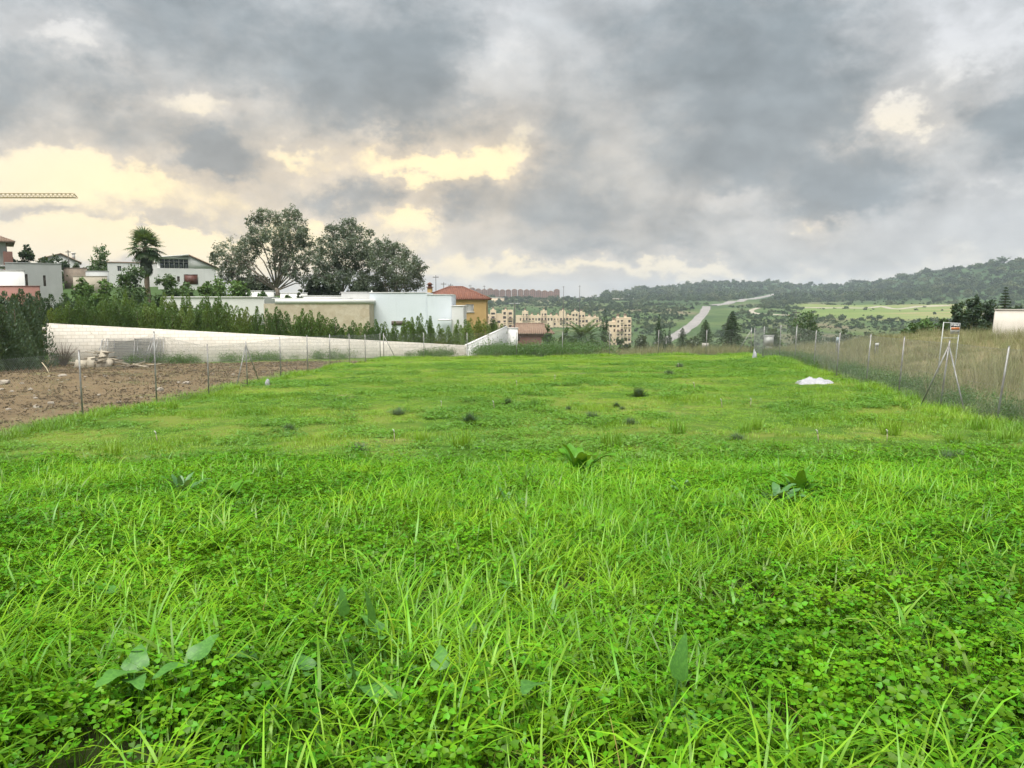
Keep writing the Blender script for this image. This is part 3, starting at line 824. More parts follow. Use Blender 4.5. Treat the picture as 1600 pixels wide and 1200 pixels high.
def clods():
    g = np.random.default_rng(45)
    MC = mat_plain('soil_clods', (0.165, 0.125, 0.078), (0.105, 0.078, 0.048), scale=2.0, rough=1.0, spec=0.05)
    ms = []
    for i in range(5):
        gg = np.random.default_rng(600 + i)
        mb = MB()
        for k in range(14):
            c = gg.normal(0, 0.22, 3); c[2] = 0
            s = gg.uniform(0.012, 0.042)
            d = gg.normal(size=(6, 3)); base = np.array([(1, 0, 0), (0, 1, 0), (-1, 0, 0), (0, -1, 0), (0, 0, 0.8), (0, 0, -0.8)])
            mb.add(c + (base + d * 0.25) * s, t=[(0, 1, 4), (1, 2, 4), (2, 3, 4), (3, 0, 4), (1, 0, 5), (2, 1, 5), (3, 2, 5), (0, 3, 5)])
        ms.append(mb.mesh('clods', MC))
    x, y = jit(-42, -9, 16, 56, 4.5, 131)
    ok = (x < xl(y) - 0.2) & in_view(x, y, 0.05, 6)
    x, y = x[ok], y[ok]
    scatter('soil_clods', ms, np.stack([x, y, H(x, y)], -1), yaw(len(x), 42, 0.2), g.uniform(0.6, 1.5, len(x)), g.integers(0, 5, len(x)), 'brown clods of turned soil on the dug lot', 'soil')
    # thin green-tan sprouts on the lot
    ms = [blades(26, 0.3, (0.05, 0.16), (0.008, 0.014), (0.1, 0.9), (0.2, 1.2), 620 + i, 2, mat=M_DRY) for i in range(3)]
    x, y = jit(-42, -9, 16, 56, 1.6, 133)
    ok = (x < xl(y)) & in_view(x, y, 0.05, 1) & (fbm(x * 0.3, y * 0.3, 97, 3) > 0.5)
    x, y = x[ok], y[ok]
    scatter('sparse_weeds', ms, np.stack([x, y, H(x, y)], -1), yaw(len(x), 43, 0.05), g.uniform(0.6, 1.4, len(x)), g.integers(0, 3, len(x)), 'sparse dry sprouts on the brown dug lot', 'weeds')

near_meadow(); field_grass(); dry_weeds(); valley_scrub(); clods()

# ---------------------------------------------------------------- haze
def haze():
    mb = MB(); mb.box(-5400, 5400, -5400, 5400, -60, 130)
    m, t = new_mat('haze')
    v = t.n('ShaderNodeVolumePrincipled', {'Color': (0.78, 0.89, 1.0, 1), 'Density': 0.00015, 'Anisotropy': 0.0})
    out = t.n('ShaderNodeOutputMaterial')
    m.node_tree.links.new(v.outputs[0], out.inputs['Volume'])
    o = mb.build('haze', m)
    tag(o, 'thin pale haze over the valley', 'haze', kind='stuff')

# ================================================================ things
def hit(px, py, h=0.0):
    """where the view ray through a photo pixel meets the ground (raised by h)"""
    a = P(px, py, 1.0) - Vector((0, 0, CAM_Z))
    ds = np.exp(np.linspace(math.log(1.0), math.log(120), 1500))
    z = CAM_Z + a.z * ds
    g = H(a.x * ds, ds) + h
    k = np.argmax(z <= g)
    return a.x * ds[k], ds[k]

def gpt(x, y, dz=0.0): return Vector((x, y, Hs(x, y) + dz))

M_GALV = mat_plain('galvanised_steel', (0.34, 0.35, 0.34), (0.22, 0.205, 0.19), scale=4, rough=0.45, metal=0.35)
M_WIRE = mat_plain('galvanised_wire', (0.24, 0.26, 0.26), (0.19, 0.20, 0.20), scale=4, rough=0.5, metal=0.3)
M_WHITE = mat_plain('white_render', (0.66, 0.66, 0.64), (0.61, 0.61, 0.59), scale=0.6, rough=0.85, bump=0.05, bscale=30, streak=0.12)
M_WHITE2 = mat_plain('sky_tinted_white_render', (0.66, 0.71, 0.75), (0.62, 0.67, 0.71), scale=0.5, rough=0.85, streak=0.10)  # white render with the bluish sky light put into its colour
M_GREYR = mat_plain('grey_render', (0.40, 0.41, 0.40), (0.35, 0.36, 0.35), scale=0.6, rough=0.9, streak=0.15)
M_GLASS = mat_plain('window_glass', (0.05, 0.06, 0.07), (0.09, 0.10, 0.11), scale=0.8, rough=0.12, spec=0.8)
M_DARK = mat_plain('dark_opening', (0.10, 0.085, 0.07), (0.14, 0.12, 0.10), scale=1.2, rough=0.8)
M_FRAME = mat_plain('window_frame', (0.55, 0.55, 0.53), (0.48, 0.48, 0.46), scale=3, rough=0.6)
M_TERRA = mat_plain('terracotta_tile', (0.235, 0.105, 0.07), (0.155, 0.07, 0.05), scale=3.0, rough=0.85, bump=0.2, bscale=12)
M_TERRA2 = mat_plain('faded_clay_tile', (0.25, 0.175, 0.125), (0.19, 0.13, 0.095), scale=3.0, rough=0.9)
M_OCHRE = mat_plain('ochre_render', (0.47, 0.32, 0.14), (0.42, 0.28, 0.12), scale=0.9, rough=0.9, streak=0.10)
M_RED = mat_plain('faded_red_render', (0.26, 0.135, 0.11), (0.22, 0.11, 0.09), scale=0.9, rough=0.9, streak=0.1)
M_CREAM = mat_plain('cream_render', (0.70, 0.57, 0.41), (0.64, 0.52, 0.37), scale=0.15, rough=0.9)
M_BRICKRED = mat_plain('dusty_red_render', (0.29, 0.185, 0.145), (0.22, 0.14, 0.115), scale=0.1, rough=0.9)
M_BARK = mat_plain('pale_bark', (0.26, 0.23, 0.19), (0.15, 0.12, 0.095), scale=3.0, rough=0.95, bump=0.4, bscale=8)
M_BARKD = mat_plain('dark_bark', (0.10, 0.075, 0.055), (0.065, 0.05, 0.035), scale=3.0, rough=0.95)
M_PALMT = mat_plain('palm_trunk', (0.20, 0.155, 0.11), (0.12, 0.09, 0.06), scale=5.0, rough=0.95, bump=0.5, bscale=7)
M_WOODB = mat_plain('weathered_boards', (0.36, 0.31, 0.23), (0.25, 0.21, 0.15), scale=2.5, rough=0.9, bump=0.1)
M_PAPER = mat_plain('white_plastic', (0.85, 0.85, 0.86), (0.78, 0.78, 0.80), scale=5, rough=0.5)
M_STONEP = mat_plain('pale_stone', (0.38, 0.34, 0.28), (0.28, 0.245, 0.20), scale=9, rough=0.95, bump=0.3)

def block_material():
    m, t = new_mat('white_block')
    tc = t.n('ShaderNodeTexCoord').outputs['Object']
    s = t.n('ShaderNodeSeparateXYZ', {0: tc})
    v = t.n('ShaderNodeCombineXYZ', {0: s.outputs[0], 1: s.outputs[2], 2: 0.0}).outputs[0]
    br = t.n('ShaderNodeTexBrick', {'Vector': v, 'Color1': (0.60, 0.565, 0.50, 1), 'Color2': (0.52, 0.49, 0.43, 1), 'Mortar': (0.42, 0.395, 0.345, 1), 'Scale': 1.0,
             'Mortar Size': 0.016, 'Mortar Smooth': 0.3, 'Bias': -0.2, 'Brick Width': 0.52, 'Row Height': 0.26})
    nz = t.noise(tc, 1.3, 6, 0.65).outputs['Fac']
    col = t.mix(t.math('MULTIPLY', t.smooth(nz, 0.45, 0.75), 0.6), br.outputs[0], (0.50, 0.45, 0.36))
    sv = t.n('ShaderNodeVectorMath', {0: tc, 1: (3.0, 3.0, 0.4)}, operation='MULTIPLY').outputs[0]
    col = t.mix(t.math('MULTIPLY', t.smooth(t.noise(sv, 0.9, 4).outputs['Fac'], 0.55, 0.78), 0.35), col, (0.36, 0.33, 0.27))
    b = t.n('ShaderNodeBump', {'Strength': 0.6, 'Distance': 0.02, 'Height': t.math('SUBTRACT', 1.0, br.outputs['Fac'])})
    return finish(m, t, t.n('ShaderNodeBsdfPrincipled', {'Base Color': col, 'Roughness': 0.92, 'Specular IOR Level': 0.15, 'Normal': b.outputs[0]}).outputs[0])
M_BLOCK = block_material()

# ---------------------------------------------------------------- wire fences
def fence(label, posts, braces, gaps=()):
    """posts: (x, y, height, lean dx, lean dy); wire mesh hangs between neighbours"""
    x0, y0 = posts[0][0], posts[0][1]
    root = empty('wire_fence', gpt(x0, y0), 0, label, 'fence')
    o = Vector(root.location)
    B, T = [], []
    for x, y, h, lx, ly in posts:
        b = gpt(x, y, -0.25) - o; tp = Vector((x + lx, y + ly, Hs(x, y) + h)) - o
        B.append(b + Vector((0, 0, 0.25))); T.append(tp)
        mb = MB(); mb.tube([b, b.lerp(tp, 0.5), tp], 0.026, 8)
        c = tp + (tp - b).normalized() * 0.02
        mb.tube([tp, c], [0.032, 0.020], 8)
        mb.build('post', M_GALV, root, True)
    for i, (bx, by) in braces:
        tp = B[i].lerp(T[i], 0.93); g = gpt(bx, by, -0.1) - o
        mb = MB(); mb.tube([g, tp], 0.022, 8); mb.build('brace', M_GALV, root, True)
    for i in range(len(posts) - 1):
        if i in gaps: continue
        a0, a1, b0, b1 = B[i], T[i] - (T[i] - B[i]) * 0.03, B[i + 1], T[i + 1] - (T[i + 1] - B[i + 1]) * 0.03
        W = (b0 - a0).length; Hh = (a1 - a0).length
        def at(s, t): return (a0.lerp(b0, s)).lerp(a1.lerp(b1, s), t)
        sp = 0.075
        n = int((W + Hh) / sp)
        mb = MB()
        for fam in (0, 1):
            for k in range(n):
                c = -Hh + k * sp
                s0, t0, s1, t1 = c, 0.0, c + Hh, Hh
                if s0 < 0: t0 = -s0; s0 = 0
                if s1 > W: t1 = Hh - (s1 - W); s1 = W
                if s1 - s0 < 0.02: continue
                if fam: s0, s1 = W - s0, W - s1
                p, q = at(s0 / W, t0 / Hh), at(s1 / W, t1 / Hh)
                mb.tube([p, q], 0.0016, 3, cap=False)
        for t in (0.02, 0.5, 0.99):
            mid = at(0.5, t) - Vector((0, 0, 0.015))
            mb.tube([at(0, t), mid, at(1, t)], 0.0022, 3, cap=False)
        mb.build('wire_mesh', M_WIRE, root)
    return root

def post_at(px, d, h, lx=0.0, ly=0.0): return ((px - 800) / F_PX * d, d, h, lx, ly)
lp = [(-13.0, 16.5, 2.0, 0, 0), (-12.8, 22.7, 2.0, 0.0, 0), (-12.35, 26.5, 2.55, 0.03, 0), (-11.95, 30.1, 2.0, 0.02, 0), (-11.8, 34.1, 1.95, 0, 0), (-11.5, 38.1, 2.0, 0, 0),
      (-11.35, 42.6, 2.0, 0, 0), (-11.2, 47.2, 2.0, 0.02, 0), (-10.9, 51.5, 2.0, 0, 0), (-10.6, 55.5, 2.0, 0, 0), (-10.2, 59.5, 2.0, 0, 0)]
fence('galvanised wire fence between the green field and the brown dug lot', lp, [(4, (-12.0, 33.2)), (4, (-11.6, 35.3))])
bp = [(-10.05, 60.2, 2.0, 0, 0), (-6.95, 60.6, 2.0, 0, 0), (-3.55, 60.8, 2.0, 0, 0), (0.35, 61.0, 2.0, 0, 0), (4.0, 61.0, 1.95, 0, 0), (7.75, 61.0, 1.95, 0, 0), (11.6, 61.0, 2.0, 0.03, 0), (15.4, 61.0, 2.0, 0.03, 0), (18.9, 60.8, 2.1, 0, 0)]
fence('galvanised wire fence along the far end of the field before dry weeds', bp, [(0, (-9.1, 60.4)), (8, (17.7, 60.9))])
rp = [(18.9, 60.0, 2.1, 0, 0), (17.8, 54.5, 2.2, 0.05, 0), (17.05, 49.0, 2.15, 0.05, 0), (16.65, 45.2, 2.05, 0.06, 0), (16.2, 41.2, 2.0, 0.08, 0), (14.9, 35.2, 2.0, 0.10, 0), (14.15, 30.6, 2.0, 0.12, 0),
      (13.7, 27.1, 2.0, 0.12, 0), (13.0, 23.2, 2.05, 0.20, 0), (12.55, 19.75, 2.0, 0.22, 0), (12.0, 16.0, 2.0, 0.15, 0), (11.5, 12.2, 2.0, 0.1, 0)]
fence('galvanised wire fence between the green field and the tall dry weeds beside it', rp, [(8, (12.75, 23.9)), (8, (13.15, 22.1))])

# ---------------------------------------------------------------- white block wall
def block_wall():
    L = math.hypot(WX1 - WX0, WY1 - WY0); rz = math.atan2(WY1 - WY0, WX1 - WX0)
    o = gpt(WX0, WY0)
    root = empty('block_wall', o, rz, 'long white concrete block wall with sloping top behind the brown lot', 'wall')
    zt = [-0.02 - o.z, -2.08 - o.z]
    mb = MB(); mb.prism([(0, -1.2), (L, -1.6), (L, zt[1]), (0, zt[0])], 0, 0.22)
    mb.build('wall_run', M_BLOCK, root)
    # rough end: a few blocks sticking out
    mb = MB()
    for k in range(9):
        mb.box(-0.26 * (k % 2) - 0.03, 0.01, 0.004, 0.216, zt[0] - 0.26 * (k + 1) - 0.02, zt[0] - 0.26 * k - 0.03)
    mb.build('toothed_end', M_BLOCK, root)
    a2 = (-3.83, 64.0); b2 = (-0.75, 110.0)
    L2 = math.hypot(b2[0] - a2[0], b2[1] - a2[1])
    r2 = empty('garden_wall', (a2[0], a2[1], -2.1), math.atan2(b2[1] - a2[1], b2[0] - a2[0]), 'white rendered garden wall running back from the block wall corner to a pillar', 'wall')
    mb = MB(); mb.prism([(0.12, -3), (L2, -7), (L2, 0.05), (0.12, 0.0)], -0.1, 0.1); mb.build('wall_run', M_WHITE, r2)
    mb = MB(); mb.prism([(0.12, 0.004), (L2, 0.054), (L2, 0.11), (0.12, 0.06)], -0.14, 0.14); mb.build('coping', M_WHITE, r2)
    mb = MB(); mb.box(L2, L2 + 0.5, -1.55, 0.35, -7, -0.25); mb.box(L2 - 0.05, L2 + 0.55, -1.62, 0.42, -0.25, -0.13); mb.build('pillar', M_WHITE, r2)
block_wall()

# ---------------------------------------------------------------- trees
def mat_crown(name, cols, patch=0.25): return mat_leaf(name, cols, patch, 0.4, 0.22, 0.03, 0.5)
M_EUC = mat_crown('eucalyptus_leaves', [(0.080, 0.108, 0.076), (0.118, 0.152, 0.102), (0.165, 0.198, 0.128)], 0.3)
M_THUJA = mat_crown('thuja_leaves', [(0.060, 0.120, 0.036), (0.095, 0.170, 0.045), (0.145, 0.225, 0.052), (0.22, 0.265, 0.055)], 0.20)
M_THUJAD = mat_crown('dark_thuja_leaves', [(0.045, 0.084, 0.048), (0.066, 0.115, 0.060), (0.092, 0.145, 0.068)], 0.3)
M_PINE = mat_crown('conifer_needles', [(0.020, 0.045, 0.025), (0.032, 0.065, 0.032), (0.050, 0.088, 0.040)], 0.4)
M_SHRUB = mat_crown('shrub_leaves', [(0.035, 0.075, 0.025), (0.060, 0.115, 0.034), (0.10, 0.17, 0.045)], 0.3)
M_SHRUBL = mat_crown('light_shrub_leaves', [(0.060, 0.12, 0.035), (0.10, 0.18, 0.045), (0.15, 0.24, 0.06)], 0.3)
M_OLIVE = mat_crown('grey_leaves', [(0.05, 0.075, 0.045), (0.075, 0.105, 0.06), (0.11, 0.14, 0.085)], 0.3)
M_PALM = mat_crown('palm_leaflets', [(0.035, 0.07, 0.035), (0.065, 0.115, 0.045), (0.12, 0.17, 0.065)], 0.5)
M_PALMD = mat_crown('dead_palm_leaves', [(0.15, 0.11, 0.06), (0.20, 0.15, 0.085)], 0.5)

def tree_from_lobes(name, label, cat, base, lobes, n, leaf, mat, bark, seed, trunk_r=0.28, droop=0.3, aspect=0.4, group=None, per=26, clump=0.16, fork=0.35, shell=0.5):
    """lobes: world (x, y, z, rx, ry, rz)"""
    root = empty(name, base, 0, label, cat, group)
    o = np.array(base)
    L = [tuple(np.array(l[:3]) - o) + tuple(l[3:]) for l in lobes]
    pts = lobes_points(L, n, seed, clump, per, shell)
    obj('crown', leaf_cloud(pts, leaf, mat, 'crown', seed + 1, aspect, droop), root)
    g = np.random.default_rng(seed + 2)
    top = np.mean([l[:3] for l in L], 0)
    mb = MB()
    fk = Vector((top[0] * 0.35, top[1] * 0.35, top[2] * fork))
    mb.tube([(0, 0, -0.6), (fk.x * 0.3, fk.y * 0.3, fk.z * 0.5), tuple(fk)], [trunk_r * 1.25, trunk_r, trunk_r * 0.8], 8)
    for l in L:
        c = Vector(l[:3]); st = fk * g.uniform(0.55, 1.0)
        mid = st.lerp(c, 0.5) + Vector((g.normal(0, 0.25), g.normal(0, 0.25), 0.12 * (c - st).length))
        r0 = trunk_r * min(0.6, 0.25 + 0.12 * l[3])
        mb.tube([st, mid, c], [r0, r0 * 0.6, r0 * 0.25], 6)
        for _ in range(3):
            e = c + Vector(g.normal(size=3)) * l[3] * 0.5
            mb.tube([mid.lerp(c, g.uniform(0.2, 0.8)), e], [r0 * 0.35, r0 * 0.1], 5)
    mb.build('trunk', bark, root, True)
    return root

def px_tree(name, label, cat, bpx, bpy_, d, plobes, n, leaf, mat, bark, seed, lscale=1.0, **k):
    g = np.random.default_rng(seed)
    x = (bpx - 800) / F_PX * d
    base = gpt(x, d)
    lob = []
    for px, py, rp in plobes:
        dd = d + g.uniform(-0.5, 0.5) * rp * d / F_PX * 2.2
        c = P(px, py, dd); r = rp * lscale * d / F_PX
        lob.append((c.x, c.y, c.z, r, r * 1.05, r * 0.95))
    return tree_from_lobes(name, label, cat, base, lob, n, leaf, mat, bark, seed, **k)

px_tree('eucalyptus_tree', 'tallest grey green eucalyptus with a wide open crown left of the clump', 'tree', 437, 458, 108,
        [(395, 348, 11), (412, 339, 13), (440, 343, 13), (456, 335, 12), (471, 354, 11), (402, 368, 15), (428, 366, 17), (456, 366, 17), (476, 378, 13),
         (360, 394, 19), (376, 412, 19), (392, 385, 16), (345, 405, 13), (440, 392, 18), (466, 398, 16), (438, 414, 15), (487, 393, 9), (352, 424, 12), (382, 430, 12), (455, 420, 12), (335, 393, 6), (395, 440, 13), (470, 428, 14), (492, 410, 12), (497, 432, 10), (365, 438, 12), (482, 444, 11)],
        25000, 0.31, M_EUC, M_BARK, 701, trunk_r=0.30, fork=0.18, lscale=1.12, shell=0.45, clump=0.20)
px_tree('eucalyptus_tree', 'middle eucalyptus with upright lumpy crown and many thin stems', 'tree', 535, 462, 106,
        [(520, 364, 13), (545, 359, 14), (569, 369, 13), (505, 385, 13), (533, 383, 18), (559, 389, 18), (512, 408, 17), (541, 412, 19), (571, 410, 17), (502, 432, 12), (528, 436, 15), (556, 438, 16)],
        17000, 0.31, M_EUC, M_BARK, 711, trunk_r=0.24, fork=0.15, lscale=1.12, shell=0.45, clump=0.20)
px_tree('eucalyptus_tree', 'low spreading eucalyptus at the right end of the clump beside the yellow house', 'tree', 612, 464, 104,
        [(590, 388, 12), (604, 386, 13), (622, 396, 15), (640, 408, 14), (653, 422, 12), (597, 409, 18), (624, 424, 19), (646, 438, 15), (598, 440, 19), (626, 448, 17), (577, 446, 15)],
        15500, 0.31, M_EUC, M_BARK, 721, trunk_r=0.24, fork=0.15, lscale=1.12, shell=0.45, clump=0.20)

def shrub(px, ytop, ybot, hw, d, mat, label, seed, name='shrub', cat='shrub', n=2600, leaf=0.22, group=None, bark=None):
    """rounded shrub or small tree between two pixel heights"""
    g = np.random.default_rng(seed)
    ybot = max(ybot, HORIZON - (Hs((px - 800) / F_PX * d, d) - CAM_Z) * F_PX / d - 2)
    h = (ybot - ytop)
    lob = [(px + s * hw * 0.4, ybot - h * 0.12, hw * 0.5) for s in (-1, 0, 1)]
    for _ in range(9):
        a, t = g.uniform(-1, 1), g.random() ** 0.8
        ww = hw * (0.75 - 0.35 * t)
        lob.append((px + a * ww, ybot - h * (0.18 + 0.66 * t), hw * g.uniform(0.30, 0.46)))
    lob.append((px, ybot - h * 0.25, hw * 0.6)); lob.append((px, ytop + hw * 0.3, hw * 0.30))
    return px_tree(name, label, cat, px, ybot, d, lob, n, leaf, mat, bark or M_BARKD, seed, trunk_r=0.09, fork=0.3, droop=0.0, aspect=0.7, group=group, per=18, clump=0.28, shell=0.35)

def conifer(px, ytop, ybot, hw, d, label, seed, mat=None, name='conifer_tree', n_w=15, group=None, dense=1.0, irregular=0.2):
    x = (px - 800) / F_PX * d
    base = gpt(x, d)
    top = P(px, ytop, d).z; h = top - base.z
    zb = P(px, ybot, d).z - base.z
    Rm = hw * d / F_PX
    g = np.random.default_rng(seed)
    root = empty(name, base, 0, label, 'tree', group)
    pts, dirs = [], []
    mb = MB(); mb.tube([(0, 0, -0.5), (0, 0, h * 0.6), (0, 0, h * 0.97)], [0.04 * h * 0.6, 0.02 * h * 0.6, 0.01], 7)
    for k in range(n_w):
        f = k / (n_w - 1); z = max(0.25, zb) + (h - max(0.25, zb)) * f ** 0.9
        rr = Rm * (1 - f) ** 0.8 * g.uniform(1 - irregular, 1 + irregular) + 0.1
        nb = 8 if f < 0.7 else 6
        for j in range(nb):
            a = 6.283 * j / nb + k * 0.7 + g.normal(0, 0.2); r2 = rr * g.uniform(0.75, 1.15)
            m = int(34 * dense * (0.35 + rr / Rm))
            t = g.random(m) ** 0.7
            dz = -0.16 * r2 * t ** 2 + 0.05 * r2
            w = 0.16 * r2 * (1.15 - t) + 0.05
            p = np.stack([np.cos(a) * r2 * t + g.normal(0, 1, m) * w * -np.sin(a), np.sin(a) * r2 * t + g.normal(0, 1, m) * w * np.cos(a), z + dz + g.normal(0, 0.05 * h / n_w * 2, m)], -1)
            pts.append(p); dirs.append(np.repeat([[math.cos(a), math.sin(a), -0.1]], m, 0))
            if f < 0.85: mb.tube([(0, 0, z - 0.02 * h), (math.cos(a) * r2 * 0.8, math.sin(a) * r2 * 0.8, z - 0.05 * r2)], [0.03, 0.008], 4, cap=False)
    pts = np.concatenate(pts); dirs = np.concatenate(dirs)
    obj('crown', leaf_cloud(pts, max(0.16, Rm * 0.13), mat or M_PINE, 'crown', seed + 1, 0.3, dirs=dirs, dirw=0.6), root)
    mb.build('trunk', M_BARKD, root, True)
    return root

def column_mesh(h, r, n, mat, seed, leaf=0.13, power=0.55, base=0.85):
    """upright pointed evergreen (thuja or cypress): feathery upright sprays, several leaders"""
    g = np.random.default_rng(seed)
    lead = [(0, 0, 1.0)] + [(g.normal(0, r * 0.42), g.normal(0, r * 0.42), g.uniform(0.62, 0.94)) for _ in range(5)]
    pts = []
    for lx, ly, lh in lead:
        m = int(n / len(lead))
        z = g.random(m) ** 1.15
        rad = r * 0.72 * (base * (1 - z) ** power + 0.05) * (1.0 - 0.25 * (z < 0.06))
        a = g.random(m) * 6.283
        rr = rad * np.sqrt(0.35 + 0.65 * g.random(m)) * (1 + 0.22 * np.sin(a * 5 + z * 19 + seed))
        pts.append(np.stack([lx * (1 - 0.3 * z) + np.cos(a) * rr, ly * (1 - 0.3 * z) + np.sin(a) * rr, z * h * lh], -1))
    p = np.concatenate(pts)
    out = p * (1, 1, 0); nn = np.linalg.norm(out, axis=1)[:, None] + 1e-6
    dirs = out / nn * 0.55 + np.array([0, 0, 1.0])
    return leaf_cloud(p, leaf, mat, 'crown', seed + 1, 0.42, dirs=dirs, dirw=0.62)

def trunk_mesh(h, r, mat):
    mb = MB(); mb.tube([(0, 0, -0.5), (0, 0, h * 0.5), (0, 0, h)], [r, r * 0.7, r * 0.2], 6); return mb.mesh('trunk', mat, True)

def hedge():
    g = np.random.default_rng(808)
    mesh_l = [column_mesh(2.6, 0.70, 2800, M_THUJA, 810 + i) for i in range(5)]
    mesh_d = [column_mesh(4.4, 1.15, 5200, M_THUJAD, 830 + i, leaf=0.17) for i in range(3)]
    tl, td = trunk_mesh(2.0, 0.05, M_BARKD), trunk_mesh(3.6, 0.08, M_BARKD)
    def put(px, d, ytop, width, mi, label, group, meshes, trunk, hbase, zbase=None, rnd=0.06):
        x = (px - 800) / F_PX * d
        z0 = Hs(x, d) if zbase is None else zbase
        top = P(px, ytop, d).z
        s = max(0.3, (top - z0) / hbase)
        root = empty('thuja_tree', (x, d, z0), g.uniform(0, 6.28), label, 'tree', group)
        root.scale = (width, width, s)
        obj('crown', meshes[mi], root); obj('trunk', trunk, root)
    # tall dark trees at the end of the block wall
    for k, (px, d, yt) in enumerate([(-52, 50, 456), (-30, 52, 462), (-8, 50, 458), (12, 52, 455), (26, 49, 462), (38, 51, 452), (50, 54, 458), (64, 58.5, 455), (84, 58.5, 460), (104, 58.8, 458), (-20, 46, 480), (5, 47, 476)]):
        put(px, d, yt, 1.05, k % 3, 'tall dark green thuja in the dense clump at the end of the block wall', 'tall dark thujas', mesh_d, td, 4.4)
    # row behind the wall
    tops = [(80, 464), (110, 466), (160, 468), (200, 464), (250, 470), (300, 474), (318, 466), (345, 468), (365, 472), (395, 478), (420, 481), (440, 478), (460, 486), (480, 480), (505, 492), (530, 499), (545, 502), (575, 498),
            (600, 503), (640, 495), (660, 494), (690, 502), (722, 502)]
    tx, ty = zip(*tops)
    px = 84
    while px < 726:
        x = (px - 800) / F_PX * 60; d = wall_y(x) + 1.45 + g.normal(0, 0.12)
        yt = np.interp(px, tx, ty) + g.normal(0, 4.0)
        if 505 < px < 545: yt += 4
        if px < 330: yt += 6
        wt = -0.02 + (x - WX0) / (WX1 - WX0) * -2.06
        put(px, d, yt, g.uniform(1.0, 1.35) if px < 520 else g.uniform(0.9, 1.15), int(g.integers(0, 5)), 'pointed green thuja in the garden hedge row behind the white block wall', 'thuja hedge row', mesh_l, tl, 2.6, zbase=wt - 0.9)
        px += g.uniform(11.5, 16.5) if px > 330 else g.uniform(12, 15)
    # second, taller row up the garden at the left
    for k in range(17):
        px = 112 + k * 14.5 + g.normal(0, 3)
        put(px, 66 + g.normal(0, 0.4), 458 + 8 * sstep(180, 330, px) + g.normal(0, 4), g.uniform(1.0, 1.3), int(g.integers(0, 5)), 'taller thuja of the second hedge row set farther up the garden', 'second thuja row', mesh_l, tl, 2.6)
    # golden green ones by the return of the wall
    MY = mat_crown('golden_thuja_leaves', [(0.08, 0.14, 0.03), (0.15, 0.20, 0.03), (0.24, 0.27, 0.035)], 0.3)
    my = [column_mesh(2.6, 0.7, 2200, MY, 850 + i) for i in range(2)]
    for k, (px, d, yt) in enumerate([(736, 76, 497), (747, 82, 495), (757, 90, 498)]):
        put(px, d, yt, 1.2, k % 2, 'golden green thuja beside the return of the garden wall', 'golden thujas', my, tl, 2.6, zbase=-2.9)
    for k, (px, d, yt) in enumerate([(728, 73, 499), (768, 100, 498), (776, 108, 503)]):
        put(px, d, yt, 1.3, k % 5, 'green thuja between golden ones beside the return of the garden wall', 'thujas by the wall return', mesh_l, tl, 2.6, zbase=-3.0)
hedge()

